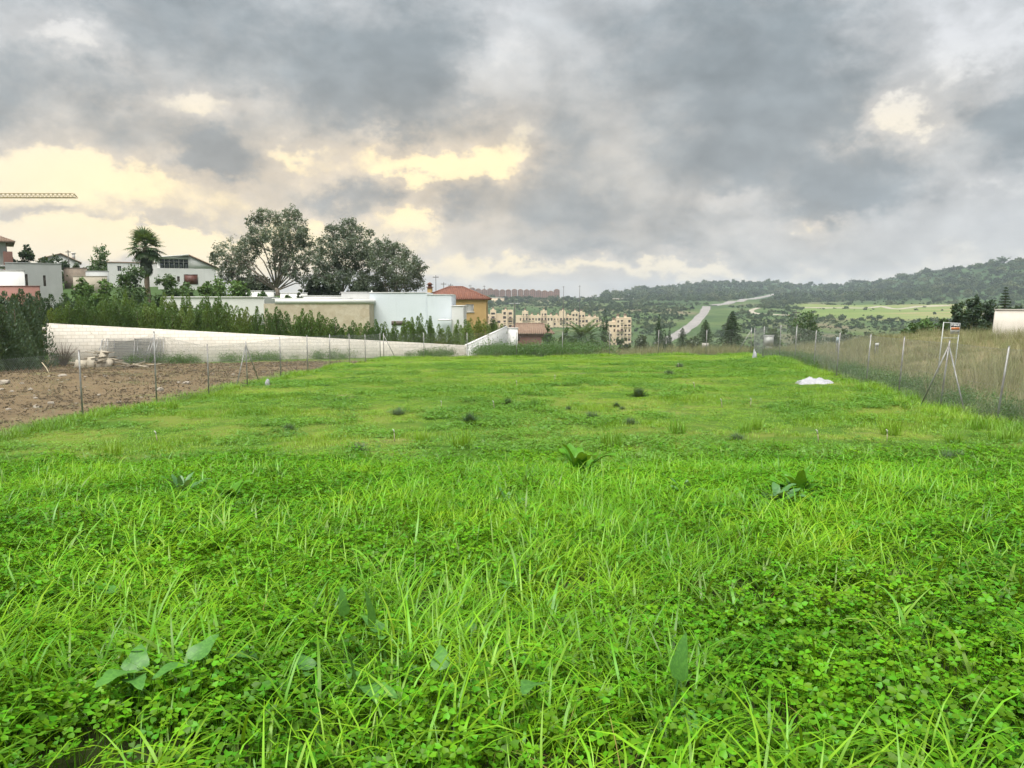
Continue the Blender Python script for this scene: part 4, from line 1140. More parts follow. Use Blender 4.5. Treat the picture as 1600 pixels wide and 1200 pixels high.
def small_trees():
    mesh = [column_mesh(5.2, 0.72, 2600, M_PINE, 870 + i, leaf=0.16, power=0.6) for i in range(2)]
    tr = trunk_mesh(4, 0.08, M_BARKD)
    def cyp(px, ytop, hw, d, mi, label):
        x = (px - 800) / F_PX * d; b = gpt(x, d)
        root = empty('cypress_tree', b, mi * 2.0, label, 'tree')
        w = hw * d / F_PX / 0.62
        root.scale = (w, w, (P(px, ytop, d).z - b.z) / 5.2)
        obj('crown', mesh[mi], root); obj('trunk', tr, root)
    cyp(945, 483, 9.5, 95, 0, 'dark pointed cypress right beside the feathery palm')
    cyp(1029, 491, 9.5, 130, 1, 'tallest of the slim dark cypresses below the pale road')
    cyp(1037, 506, 8, 132, 0, 'shorter slim cypress touching the tallest one below the pale road')
    cyp(1046, 511, 8, 136, 1, 'small dark cypress third along below the pale road')
    conifer(1102, 501, 540, 18, 112, 'small open conifer with drooping tips before the pale road', 901)
    conifer(1143, 488, 545, 25, 105, 'large dark layered conifer by the far corner of the field', 903, n_w=17, dense=1.4)
    conifer(1066, 513, 545, 12, 118, 'low bushy conifer at the foot of the pale road', 905)
    conifer(1566, 450, 520, 16, 78, 'spiky tall conifer rising above the white wall', 907, n_w=16)
    for i, (px, yt, hw, d, lb) in enumerate([(1500, 472, 20, 72, 'dark pine at the left edge of the pine group by the sign'), (1523, 462, 22, 74, 'tallest rounded dark pine of the group by the sign'), (1548, 470, 20, 76, 'dark pine between the tallest pine and the spiky conifer'), (1590, 478, 22, 76, 'dark pine behind the white wall')]):
        shrub(px, yt, 528, hw, d, M_PINE, lb, 911 + i, name='pine_tree', cat='tree', n=4200, leaf=0.26)
    shrub(1265, 487, 535, 40, 125, M_SHRUB, 'broad round dark green tree beyond the far fence corner', 921, name='round_tree', cat='tree', n=6500, leaf=0.32, bark=M_BARKD)
    for i, (px, yt, yb, hw, d, lb, mt) in enumerate([
        (1207, 512, 545, 20, 100, 'green shrub behind the white meter box', M_SHRUB), (1318, 520, 548, 26, 85, 'low dull green shrub beyond the round tree', M_OLIVE), (1352, 528, 550, 18, 75, 'low olive shrub in the weeds', M_OLIVE),
        (1425, 508, 540, 18, 70, 'green shrub at the left end of the hedge by the sign', M_SHRUB), (1450, 500, 536, 18, 70, 'middle green shrub of the hedge by the sign', M_SHRUBL), (1474, 500, 536, 16, 70, 'green shrub of the hedge right behind the sign frame', M_SHRUB),
        (885, 512, 545, 16, 100, 'dark round shrub left of the feathery palm', M_SHRUB), (855, 508, 545, 18, 112, 'dark shrub in front of the red walled house', M_SHRUB), (800, 512, 545, 8, 112, 'small dark shrub by the end pillar of the garden wall', M_SHRUB),
        (1085, 525, 545, 16, 95, 'low shrub behind the pale sign board', M_OLIVE), (975, 528, 548, 14, 90, 'low dull shrub right of the cypress', M_OLIVE), (1005, 526, 548, 16, 92, 'low grey shrub before the cream block', M_OLIVE),
        (205, 415, 462, 32, 92, 'big rounded bush left of the tall palm', M_SHRUB), (262, 430, 462, 22, 92, 'rounded bush right of the tall palm', M_SHRUB), (290, 443, 470, 20, 84, 'small bush below the villa door', M_SHRUB),
        (345, 432, 470, 26, 90, 'light green feathery tree below the villa gable', M_SHRUBL), (372, 440, 470, 22, 88, 'light green bush beside the white garden wall', M_SHRUBL), (322, 440, 470, 16, 86, 'small light green bush at the villa corner', M_SHRUBL),
        (405, 430, 462, 26, 112, 'dark bush under the tallest eucalyptus', M_PINE), (385, 436, 464, 20, 111, 'dark low bush left under the tallest eucalyptus', M_PINE),
        (490, 436, 464, 16, 110, 'dark bush between the two big eucalyptus trees', M_PINE), (515, 428, 464, 20, 110, 'tall dark bush under the middle eucalyptus', M_PINE), (560, 440, 466, 22, 108, 'dark undergrowth bush under the middle eucalyptus', M_PINE), (590, 446, 466, 20, 108, 'dark low bush behind the white house box', M_PINE),
        (160, 386, 425, 27, 150, 'round dark tree beside the hill house', M_SHRUB), (42, 382, 415, 15, 118, 'dark tree beside the red and grey house', M_PINE), (75, 402, 416, 26, 120, 'low dark hedge behind the grey building', M_PINE), (15, 400, 416, 18, 116, 'low dark bush before the red and grey house', M_PINE),
        (130, 432, 455, 22, 88, 'light green slope shrub below the terrace wall', M_SHRUBL), (160, 436, 458, 18, 86, 'green slope shrub beside the big rounded bush', M_SHRUBL),
        (100, 408, 422, 12, 140, 'small dark bush below the hill house', M_PINE), (118, 411, 424, 10, 140, 'small brownish bush by the terrace wall', M_OLIVE),
        (450, 458, 472, 14, 84, 'small dark bush behind the white roof slab', M_SHRUB), (412, 456, 470, 12, 84, 'small bush above the low white wall', M_SHRUB), (470, 452, 470, 10, 84, 'olive bush beside the stone wall', M_OLIVE)]):
        shrub(px, yt, yb, hw, d, mt, lb, 930 + i * 3, n=3600 if hw >= 14 else 2000, leaf=0.26 if d < 100 else 0.34)
small_trees()

# ---------------------------------------------------------------- palms
def fan_frond(L, Rf, seed, mat):
    g = np.random.default_rng(seed)
    mb = MB()
    P0 = [(0, 0, 0), (L * 0.5, 0, L * 0.10), (L, 0, L * 0.06)]
    mb.tube(P0, [0.035, 0.028, 0.02], 4, cap=False)
    for k in range(17):
        a = R(-115 + 230 * k / 16) + g.normal(0, 0.03)
        l = Rf * (1 - 0.25 * abs(a) / 2) * g.uniform(0.9, 1.1)
        d = np.array([math.cos(a), math.sin(a), 0]); s = np.array([-d[1], d[0], 0])
        c = np.array(P0[2])
        V = []
        for t, w in ((0, 0.02), (0.5, 0.075), (0.8, 0.05), (1.0, 0.008)):
            q = c + d * l * t + np.array([0, 0, -0.30 * l * t ** 2.2 + 0.04])
            V += [q - s * w, q + s * w]
        mb.add(V, q=[(0, 1, 3, 2), (2, 3, 5, 4), (4, 5, 7, 6)])
    return mb.mesh('frond', mat)

def pinnate_frond(L, seed, mat, arch=1.5, wid=0.55):
    g = np.random.default_rng(seed)
    n = 34
    pts = []; x = z = 0.0; th = 0.25
    for i in range(n + 1):
        t = i / n
        pts.append((x, 0, z)); a = th + arch * t ** 1.25
        x += math.sin(a) * L / n; z += math.cos(a) * L / n
    mb = MB(); mb.tube(pts[::4] + [pts[-1]], [0.05 * (1 - i / 11) + 0.008 for i in range(len(pts[::4]) + 1)], 4, cap=False)
    for i in range(3, n + 1):
        t = i / n; p = np.array(pts[i]); q = np.array(pts[i - 1]); d = (p - q) / np.linalg.norm(p - q)
        up = np.cross(d, [0, 1, 0])
        for s in (-1, 1):
            l = wid * (0.35 + 0.65 * math.sin(math.pi * min(1, 0.15 + 0.8 * t))) * g.uniform(0.85, 1.15)
            dr = d * 0.75 + np.array([0, s, 0]) * 0.8 - up * (0.25 + g.normal(0, 0.1)) * -1 * 0.4 + np.array([0, 0, -0.15])
            dr = dr / np.linalg.norm(dr)
            wv = np.cross(dr, up); wv = wv / (np.linalg.norm(wv) + 1e-9) * 0.022
            mb.add([p - wv, p + wv, p + dr * l * 0.6 + wv * 1.1, p + dr * l * 0.6 - wv * 1.1, p + dr * l + np.array([0, 0, -0.06])], q=[(0, 1, 2, 3)], t=[(3, 2, 4)])
    return mb.mesh('frond', mat)

def palms():
    # tall fan palm
    d = 98; x = (235 - 800) / F_PX * d; b = gpt(x, d); top = P(235, 385, d).z - b.z
    root = empty('fan_palm', b, 0, 'tall fan palm with shaggy trunk in front of the white villa', 'palm')
    mb = MB(); n = 12
    mb.tube([(0.05 * math.sin(i), 0, -0.5 + (top + 0.5) * i / n) for i in range(n + 1)], [0.34 - 0.10 * i / n + 0.02 * (i % 2) for i in range(n + 1)], 9)
    mb.build('trunk', M_PALMT, root, True)
    fr = [fan_frond(1.25, 1.25, 960 + i, M_PALM) for i in range(3)]; dead = [fan_frond(0.8, 0.85, 964 + i, M_OLIVE) for i in range(2)]
    g = np.random.default_rng(97)
    for k in range(44):
        el = R(80) - R(130) * (k / 43) ** 0.85
        o = obj('frond', fr[k % 3], root, (0, 0, top - 0.35 * (k / 43)), (0, -el, k * 2.4 + g.normal(0, 0.2))); o.rotation_mode = 'XYZ'
        o.scale = (g.uniform(0.9, 1.12),) * 3
    for k in range(44):
        obj('dead_frond', dead[k % 2], root, (0, 0, top - 0.6 - 1.8 * (k / 43)), (0, R(g.uniform(50, 76)), k * 2.4), (0.95, 0.95, 0.95))
    # feathery palm beyond the field
    d = 92; x = (912 - 800) / F_PX * d; b = gpt(x, d)
    hub = P(913, 533, d).z - b.z
    root = empty('date_palm', b, 0, 'wide feathery date palm beyond the dry weeds at the end of the field', 'palm')
    mb = MB(); mb.tube([(0, 0, -0.5), (0, 0, hub * 0.5), (0, 0, hub)], [0.42, 0.40, 0.46], 10); mb.build('trunk', M_PALMT, root, True)
    fr = [pinnate_frond(4.3, 980 + i, M_PALM, 1.25 + 0.35 * i) for i in range(3)]
    for k in range(62):
        f = (k / 61)
        lean = R(2) + R(72) * f ** 0.9
        obj('frond', fr[min(2, int(f * 3))], root, (0, 0, hub), (0, lean, k * 2.39996 + g.normal(0, 0.15)), (g.uniform(0.85, 1.08),) * 3)
palms()

# ---------------------------------------------------------------- buildings
def wallbox(root, x0, x1, z0, z1, y0, depth, mat, openings=(), reveal=0.18, pane=None, frame=None, name='wall', wname='window', bars=True):
    """a wall block with real openings in its front; coordinates local to root"""
    mb = MB()
    xs = sorted({x0, x1, *[v for o in openings for v in o[:2]]}); zs = sorted({z0, z1, *[v for o in openings for v in o[2:4]]})
    V, q = [], []
    def quad(a, b, c, d):
        k = len(V); V.extend([a, b, c, d]); q.append((k, k + 1, k + 2, k + 3))
    for i in range(len(xs) - 1):
        for j in range(len(zs) - 1):
            cx, cz = (xs[i] + xs[i + 1]) / 2, (zs[j] + zs[j + 1]) / 2
            if any(o[0] < cx < o[1] and o[2] < cz < o[3] for o in openings): continue
            quad((xs[i], y0, zs[j]), (xs[i + 1], y0, zs[j]), (xs[i + 1], y0, zs[j + 1]), (xs[i], y0, zs[j + 1]))
    y1 = y0 + depth; yr = y0 + reveal
    quad((x1, y0, z0), (x1, y1, z0), (x1, y1, z1), (x1, y0, z1)); quad((x0, y1, z0), (x0, y0, z0), (x0, y0, z1), (x0, y1, z1))
    quad((x0, y0, z1), (x1, y0, z1), (x1, y1, z1), (x0, y1, z1)); quad((x1, y1, z0), (x0, y1, z0), (x0, y1, z1), (x1, y1, z1))
    for a, b, c, d in [o[:4] for o in openings]:
        quad((a, y0, c), (a, yr, c), (a, yr, d), (a, y0, d)); quad((b, yr, c), (b, y0, c), (b, y0, d), (b, yr, d))
        quad((a, yr, c), (a, y0, c), (b, y0, c), (b, yr, c)); quad((a, y0, d), (a, yr, d), (b, yr, d), (b, y0, d))
    mb.add(V, q)
    w = mb.build(name, mat, root)
    for a, b, c, d in [o[:4] for o in openings]:
        mb = MB(); mb.box(a - 0.02, b + 0.02, yr - 0.02, yr + 0.03, c - 0.02, d + 0.02)
        p = mb.build(wname, pane or M_GLASS, root)
        if frame:
            mb = MB(); f = 0.06
            mb.box(a, a + f, yr - 0.06, yr - 0.021, c, d); mb.box(b - f, b, yr - 0.06, yr - 0.021, c, d)
            mb.box(a + f, b - f, yr - 0.06, yr - 0.021, c, c + f); mb.box(a + f, b - f, yr - 0.06, yr - 0.021, d - f, d)
            if bars: mb.box((a + b) / 2 - f / 2, (a + b) / 2 + f / 2, yr - 0.058, yr - 0.021, c + f, d - f)
            mb.build('frame', frame, p)
    return w

class Site:
    """turns photo pixels at distance d into coordinates local to a house root"""
    def __init__(s, name, px, d, label, cat='house', group=None, face=False):
        s.d = d; s.x = (px - 800) / F_PX * d
        th = math.atan(-s.x / d) if face else 0.0        # turned to look down the slope at the field
        s.root = empty(name, gpt(s.x, d), th, label, cat, group)
        s.root.scale = (math.cos(th), 1, 1)
        s.z = s.root.location.z
    def X(s, px, d=None): return (px - 800) / F_PX * (d or s.d) - s.x
    def Z(s, py, d=None): return P(800, py, d or s.d).z - s.z
    def box(s, p0, p1, ytop, ybot, depth, mat, d=None, ops=(), **k):
        d = d or s.d
        zb = -1.0 if ybot is None else s.Z(ybot, d)
        if ybot is None: zb = min(-1.0, Hs(s.x, d) - s.z - 1.0)
        o = [(s.X(a, d), s.X(b, d), s.Z(e, d), s.Z(c, d)) for a, b, c, e in ops]     # (px0, px1, ytop, ybot)
        return wallbox(s.root, s.X(p0, d), s.X(p1, d), zb, s.Z(ytop, d), d - s.d, depth, mat, o, **k)

def tiled_hip(root, x0, x1, y0, y1, z, h, over, mat, ridge_in, name='roof', pitch_step=0.24):
    """hip roof with real rows of round tiles on the front and the right slope"""
    a, b, c, d = x0 - over, x1 + over, y0 - over, y1 + over
    ym = (c + d) / 2
    r0, r1 = a + ridge_in, b - ridge_in
    mb = MB()
    V = [(a, c, z), (b, c, z), (b, d, z), (a, d, z), (r0, ym, z + h), (r1, ym, z + h), (a, c, z - 0.12), (b, c, z - 0.12), (b, d, z - 0.12), (a, d, z - 0.12)]
    mb.add(V, q=[(0, 1, 5, 4), (2, 3, 4, 5), (6, 7, 1, 0), (7, 8, 2, 1), (8, 9, 3, 2), (9, 6, 0, 3), (9, 8, 7, 6)], t=[(1, 2, 5), (3, 0, 4)])
    rf = mb.build(name, mat, root)
    n = int((b - a) / pitch_step)
    for k in range(n):
        x = a + (k + 0.5) * (b - a) / n
        t = min(1.0, (x - a) / ridge_in if x < r0 else ((b - x) / ridge_in if x > r1 else 1.0))
        mb = MB(); e = (x, c + (ym - c) * t, z + h * t + 0.02)
        mb.tube([(x, c - 0.03, z + 0.02), e], 0.075, 5); mb.build('tile_row', mat, rf)
    n = int((d - c) / pitch_step)
    for k in range(n):
        y = c + (k + 0.5) * (d - c) / n
        t = 1 - abs(y - ym) / (ym - c)
        mb = MB(); mb.tube([(b + 0.03, y, z + 0.02), (b - (b - r1) * t, y, z + h * t + 0.02)], 0.075, 5); mb.build('tile_row', mat, rf)
    mb = MB(); mb.tube([(r0, ym, z + h + 0.03), (r1, ym, z + h + 0.03)], 0.11, 6)
    for e in ((a, c), (b, c), (b, d), (a, d)): mb.tube([(r0 if e[0] == a else r1, ym, z + h + 0.03), (e[0], e[1], z + 0.04)], 0.10, 6)
    mb.build('ridge_tile', mat, rf)
    return rf

def stone_clad():
    m, t = new_mat('stone_cladding')
    tc = t.n('ShaderNodeNewGeometry').outputs['Position']
    v = t.n('ShaderNodeTexVoronoi', {'Vector': tc, 'Scale': 1.3}, feature='F1')
    nz = t.noise(tc, 2.2, 6, 0.65).outputs['Fac']
    col = t.ramp(nz, [(0.3, (0.42, 0.36, 0.27)), (0.5, (0.50, 0.44, 0.34)), (0.7, (0.57, 0.51, 0.40))])
    sp = t.n('ShaderNodeSeparateColor', {0: v.outputs['Color']})
    col = t.mix(t.math('MULTIPLY', sp.outputs[0], 0.35), col, (0.36, 0.27, 0.17))
    b = t.n('ShaderNodeBump', {'Strength': 0.4, 'Distance': 0.03, 'Height': nz})
    return finish(m, t, t.n('ShaderNodeBsdfPrincipled', {'Base Color': col, 'Roughness': 0.9, 'Normal': b.outputs[0]}).outputs[0])

def white_house():
    s = Site('modern_house', 560, 76, 'low modern white house with flat roofs and a stone clad wing behind the hedge')
    s.box(258, 415, 465, None, 5.0, M_WHITE, d=79)
    mb = MB(); mb.box(s.X(258, 79) - 0.08, s.X(415, 79) - 0.02, 2.9, 8.1, s.Z(465, 79) + 0.003, s.Z(465, 79) + 0.1); mb.build('parapet', M_WHITE, s.root)
    st = stone_clad()
    s.box(414, 578, 474.5, None, 5.5, st, d=73.5, name='stone_wall')
    mb = MB(); mb.box(s.X(432, 73.5), s.X(579, 73.5) + 0.1, -2.56, 3.0, s.Z(474.4, 73.5), s.Z(467.5, 73.5)); mb.build('roof_slab', M_WHITE, s.root)
    mb = MB(); mb.box(s.X(432, 73.5) - 0.3, s.X(535, 73.5), -2.5, 3.0, s.Z(467.4, 73.5), s.Z(465.8, 73.5)); mb.build('roof_edge', M_WHITE, s.root)
    s.box(535, 579, 457.3, None, 6.0, M_WHITE, d=78.6)
    s.box(579, 668, 457.8, None, 6.0, M_WHITE2, d=76)
    s.box(668.2, 706, 460.8, None, 6.0, M_WHITE2, d=75.6)
    s.box(706.2, 724.5, 478.5, None, 5.0, M_WHITE, d=75.2)
    for a, b, y, dd in ((534, 580, 457.3, 78.6), (578.5, 668, 457.8, 76), (667.5, 706.5, 460.8, 75.6), (705.8, 725, 478.5, 75.2)):
        mb = MB(); mb.box(s.X(a, dd), s.X(b, dd), dd - 76 - 0.05, dd - 76 + 5.0, s.Z(y, dd) + 0.003, s.Z(y, dd) + 0.07); mb.build('coping', M_WHITE, s.root)
    mb = MB(); mb.tube([(s.X(581), 0.5, s.Z(457.8)), (s.X(581), 0.5, s.Z(454))], 0.07, 8); mb.build('vent_pipe', M_WHITE, s.root)
    mb = MB(); mb.box(s.X(686, 74.8), s.X(706, 74.8), -2.2, -0.75, s.Z(500.5, 75), s.Z(498.5, 75)); mb.build('canopy', M_WHITE, s.root)
    mb = MB(); mb.box(s.X(612, 75.9), s.X(634, 75.9), -0.06, 0.0, s.Z(508, 76), s.Z(501.5, 76)); mb.build('garage_slit', M_DARK, s.root)
white_house()

def garden_walls():
    def wl(px0, px1, yt, d, h, mat, label, th=0.2):
        x0, x1 = (px0 - 800) / F_PX * d, (px1 - 800) / F_PX * d
        root = empty('low_wall', gpt((x0 + x1) / 2, d), 0, label, 'wall')
        z = P(800, yt, d).z - root.location.z; w = (x1 - x0) / 2
        mb = MB(); mb.box(-w, w, 0, th, min(z - h, -0.8), z); mb.build('wall_run', mat, root)
        mb = MB(); mb.box(-w - 0.04, w + 0.04, -0.04, th + 0.04, z + 0.003, z + 0.07); mb.build('coping', mat, root)
        return root
    wl(387, 430, 455, 95, 1.5, M_WHITE, 'short white garden wall under the tallest eucalyptus')
    wl(440, 482, 458, 93, 1.4, M_WHITE, 'white garden wall segment left of the dark bushes')
    wl(472, 536, 462.5, 91, 1.2, M_WHITE, 'long thin white garden wall behind the stone clad wing')
    beige = mat_plain('beige_terrace', (0.38, 0.34, 0.27), (0.30, 0.27, 0.21), scale=0.8, rough=0.9, streak=0.2)
    wl(120, 172, 432, 112, 2.0, beige, 'beige terrace wall on the grassy slope below the round tree')
    wl(140, 175, 424, 118, 1.4, M_GREYR, 'pale upper terrace wall beside the round tree')
    wl(106, 142, 419, 122, 1.6, mat_plain('brown_stone', (0.22, 0.18, 0.14), (0.16, 0.13, 0.10), scale=1.5, rough=0.95), 'brownish stone wall by the grey building corner')
    wl(-60, 66, 447.5, 76, 2.2, M_RED, 'long reddish wall in front of the grey building')
    wl(-60, 44, 423, 79, 3.2, M_WHITE, 'tall white wall panel before the grey building')
garden_walls()

def left_houses():
    s = Site('grey_building', 60, 84, 'plain grey modern building with two narrow slit windows', face=True)
    s.box(17, 104, 411.5, None, 2.2, M_GREYR, ops=[(46, 50, 428.5, 447), (74, 78, 430, 447)], pane=M_DARK, frame=None)
    mb = MB(); mb.box(s.X(17) - 0.05, s.X(104) + 0.05, -0.06, 2.25, s.Z(411.5) + 0.003, s.Z(410.6)); mb.build('parapet', M_GREYR, s.root)
    s.box(-60, 16.8, 418, None, 8.0, M_GREYR, d=85.5)
    mb = MB(); mb.box(s.X(-60, 84.5), s.X(17), 0.3, 6, s.Z(417.5), s.Z(414.8)); mb.build('roof_slab', M_WHITE, s.root)
    s = Site('red_house', -5, 114, 'grey and red house with overhanging tiled roof at the hillside edge', face=True)
    s.box(-70, 20, 376, None, 9.0, M_GREYR, d=114, ops=[(-40, -20, 385, 400)], frame=M_FRAME)
    s.box(9, 24, 392, None, 6.0, M_RED, d=113.2, name='red_wall')
    s.box(20.2, 24, 378, 391.8, 8.0, M_RED, d=114.4, name='red_pier')
    tiled_hip(s.root, s.X(-70), s.X(24), 0, 9, s.Z(377), 1.5, 1.0, M_TERRA2, 3.5)
    s = Site('hill_house', 102, 172, 'white gabled house on the hill with chimney', face=True)
    gx = [s.X(72), s.X(104), s.X(132)]
    zr, ze, zb = s.Z(397), s.Z(405.5), -3.0
    mb = MB(); mb.prism([(gx[0], zb), (gx[2], zb), (gx[2], ze - 0.6), (gx[1], zr), (gx[0], ze)], 0, 8); mb.build('wall', M_WHITE, s.root)
    mb = MB()
    mb.prism([(gx[0] - 0.5, ze - 0.12), (gx[1], zr + 0.003), (gx[1], zr + 0.25), (gx[0] - 0.5, ze + 0.13)], -0.4, 8.4)
    mb.prism([(gx[1], zr + 0.003), (gx[2] + 0.5, ze - 0.8), (gx[2] + 0.5, ze - 0.55), (gx[1], zr + 0.25)], -0.4, 8.4)
    mb.build('roof', M_TERRA2, s.root)
    mb = MB(); mb.box(s.X(121), s.X(126), 2, 2.7, s.Z(404), s.Z(395)); mb.box(s.X(119.5), s.X(127.5), 1.85, 2.85, s.Z(394.9), s.Z(393.5)); mb.build('chimney', M_WHITE, s.root)
    mb = MB(); mb.box(s.X(88), s.X(92), -0.05, 0.02, s.Z(412), s.Z(405)); mb.build('window', M_GLASS, s.root)
    # villa behind the palm
    s = Site('villa', 300, 122, 'white villa with mono pitch roof, glazed upper band and dark red garage door', face=True)
    X, Z = s.X, s.Z
    mb = MB()
    mb.prism([(X(252), -2), (X(343), -2), (X(343), Z(418)), (X(301), Z(399.5)), (X(252), Z(404))], 0.35, 9)
    mb.build('core', M_WHITE, s.root)
    ops = [(281.5, 285.5, 432, 440.5), (293, 312.5, 429.5, 444)]
    s.box(252, 343, 419.5, None, 0.34, M_WHITE, ops=ops[:1], pane=M_DARK, frame=None)
    mb = MB(); mb.prism([(X(300), Z(419.4)), (X(343), Z(419.4)), (X(343), Z(418.2)), (X(301.5), Z(399.7)), (X(300), Z(399.6))], -0.003, 0.345); mb.build('gable', M_WHITE, s.root)
    mb = MB(); mb.box(X(252), X(299.9), -0.003, 0.345, Z(405.2), Z(402.5)); mb.build('fascia', M_WHITE, s.root)
    for k in range(6):
        a, b = 256 + k * 7.3, 256 + (k + 1) * 7.3
        mb = MB(); mb.box(X(a) + 0.05, X(b) - 0.05, 0.2, 0.26, Z(419.3), Z(410.2)); o = mb.build('window', M_GLASS, s.root)
        mb = MB(); mb.box(X(b) - 0.045, X(b) + 0.045, 0.05, 0.25, Z(419.4), Z(405.3)); mb.build('mullion', M_FRAME, o)
        mb = MB(); mb.box(X(a) + 0.05, X(b) - 0.05, 0.2, 0.26, Z(409.6), Z(405.3)); mb.build('upper_window', M_GLASS, s.root)
    mb = MB(); mb.box(X(254), X(299.8), -0.05, 0.2, Z(410.1), Z(409.7)); mb.build('railing', M_FRAME, s.root)
    mb = MB(); mb.prism([(X(249), Z(404)), (X(301), Z(399.4)), (X(301), Z(397.4)), (X(249), Z(402.2))], -0.5, 9.3); mb.build('roof', M_WHITE, s.root)
    mb = MB(); mb.prism([(X(301.2), Z(399.3)), (X(346), Z(419)), (X(346), Z(417)), (X(301.2), Z(397.3))], -0.3, 9.2); mb.build('tiled_roof', M_TERRA2, s.root)
    rd = mat_plain('dark_red_door', (0.16, 0.065, 0.05), (0.11, 0.045, 0.035), scale=2, rough=0.5)
    mb = MB(); mb.box(X(293), X(312.5), -0.06, 0.0, Z(444), Z(429.5)); gd = mb.build('garage_door', rd, s.root)
    mb = MB(); mb.box(X(292), X(293), -0.09, 0.0, Z(444), Z(428.7)); mb.box(X(312.5), X(313.5), -0.09, 0.0, Z(444), Z(428.7)); mb.box(X(293), X(312.5), -0.09, 0.0, Z(429.5), Z(428.7)); mb.build('door_frame', M_DARK, gd)
    s = Site('annex', 215, 126, 'low cream annex wall block left of the villa behind the palm', face=True)
    s.box(175, 252, 411, None, 5, M_WHITE, ops=[(190, 196, 416, 424)], frame=M_FRAME)
    mb = MB(); mb.box(s.X(174), s.X(253), -0.1, 5.1, s.Z(411) + 0.003, s.Z(409.5)); mb.build('coping', M_TERRA2, s.root)
left_houses()

def yellow_house():
    s = Site('yellow_house', 720, 98, 'ochre yellow house with terracotta hip roof, chimney and shuttered window')
    s.box(655, 708, 468, None, 7.0, M_OCHRE, d=99)
    s.box(708.2, 760, 469.5, None, 7.0, M_OCHRE, d=98, ops=[(727.5, 740.5, 475.5, 487)], reveal=0.12, pane=mat_plain('white_shutter', (0.62, 0.60, 0.55), (0.55, 0.53, 0.48), scale=3, rough=0.6), frame=M_FRAME, bars=False)
    for k in range(6):
        z = s.Z(486.2 - k * 1.75); mb = MB(); mb.box(s.X(728.4), s.X(739.6), 0.05, 0.09, z, z + 0.10); mb.build('shutter_slat', M_FRAME, s.root)
    mb = MB(); mb.box(s.X(726.5), s.X(741.5), -0.10, 0.11, s.Z(488.2), s.Z(487.1)); mb.build('window_sill', M_WHITE, s.root)
    mb = MB(); mb.box(s.X(654), s.X(761.5), -0.12, 7.3, s.Z(469.4), s.Z(467.3)); mb.build('cornice', M_OCHRE, s.root)
    tiled_hip(s.root, s.X(660), s.X(760), 0.2, 7.2, s.Z(467), 1.55, 0.45, M_TERRA, 3.6)
    mb = MB(); mb.box(s.X(667), s.X(674.5), 1.2, 1.8, s.Z(468), s.Z(449)); c = mb.build('chimney', M_OCHRE, s.root)
    mb = MB(); mb.box(s.X(665.5), s.X(676), 1.05, 1.95, s.Z(448.9), s.Z(447.8)); mb.box(s.X(668), s.X(673.5), 1.25, 1.75, s.Z(447.7), s.Z(444.5)); mb.prism([(s.X(665.5), s.Z(444.4)), (s.X(676), s.Z(444.4)), (s.X(671.5), s.Z(441)), (s.X(670), s.Z(441))], 1.1, 1.9); mb.build('chimney_cap', M_TERRA, c)
yellow_house()

def red_cottage():
    s = Site('red_cottage', 828, 122, 'low red walled cottage with faded clay tile roof in the dip beyond the field')
    s.box(794, 855, 521, None, 6.0, M_RED, ops=[(808, 812, 527, 533)], pane=M_DARK)
    tiled_hip(s.root, s.X(794), s.X(862), 0.0, 6.0, s.Z(521), 1.45, 0.4, M_TERRA2, 1.6, pitch_step=0.3)
red_cottage()

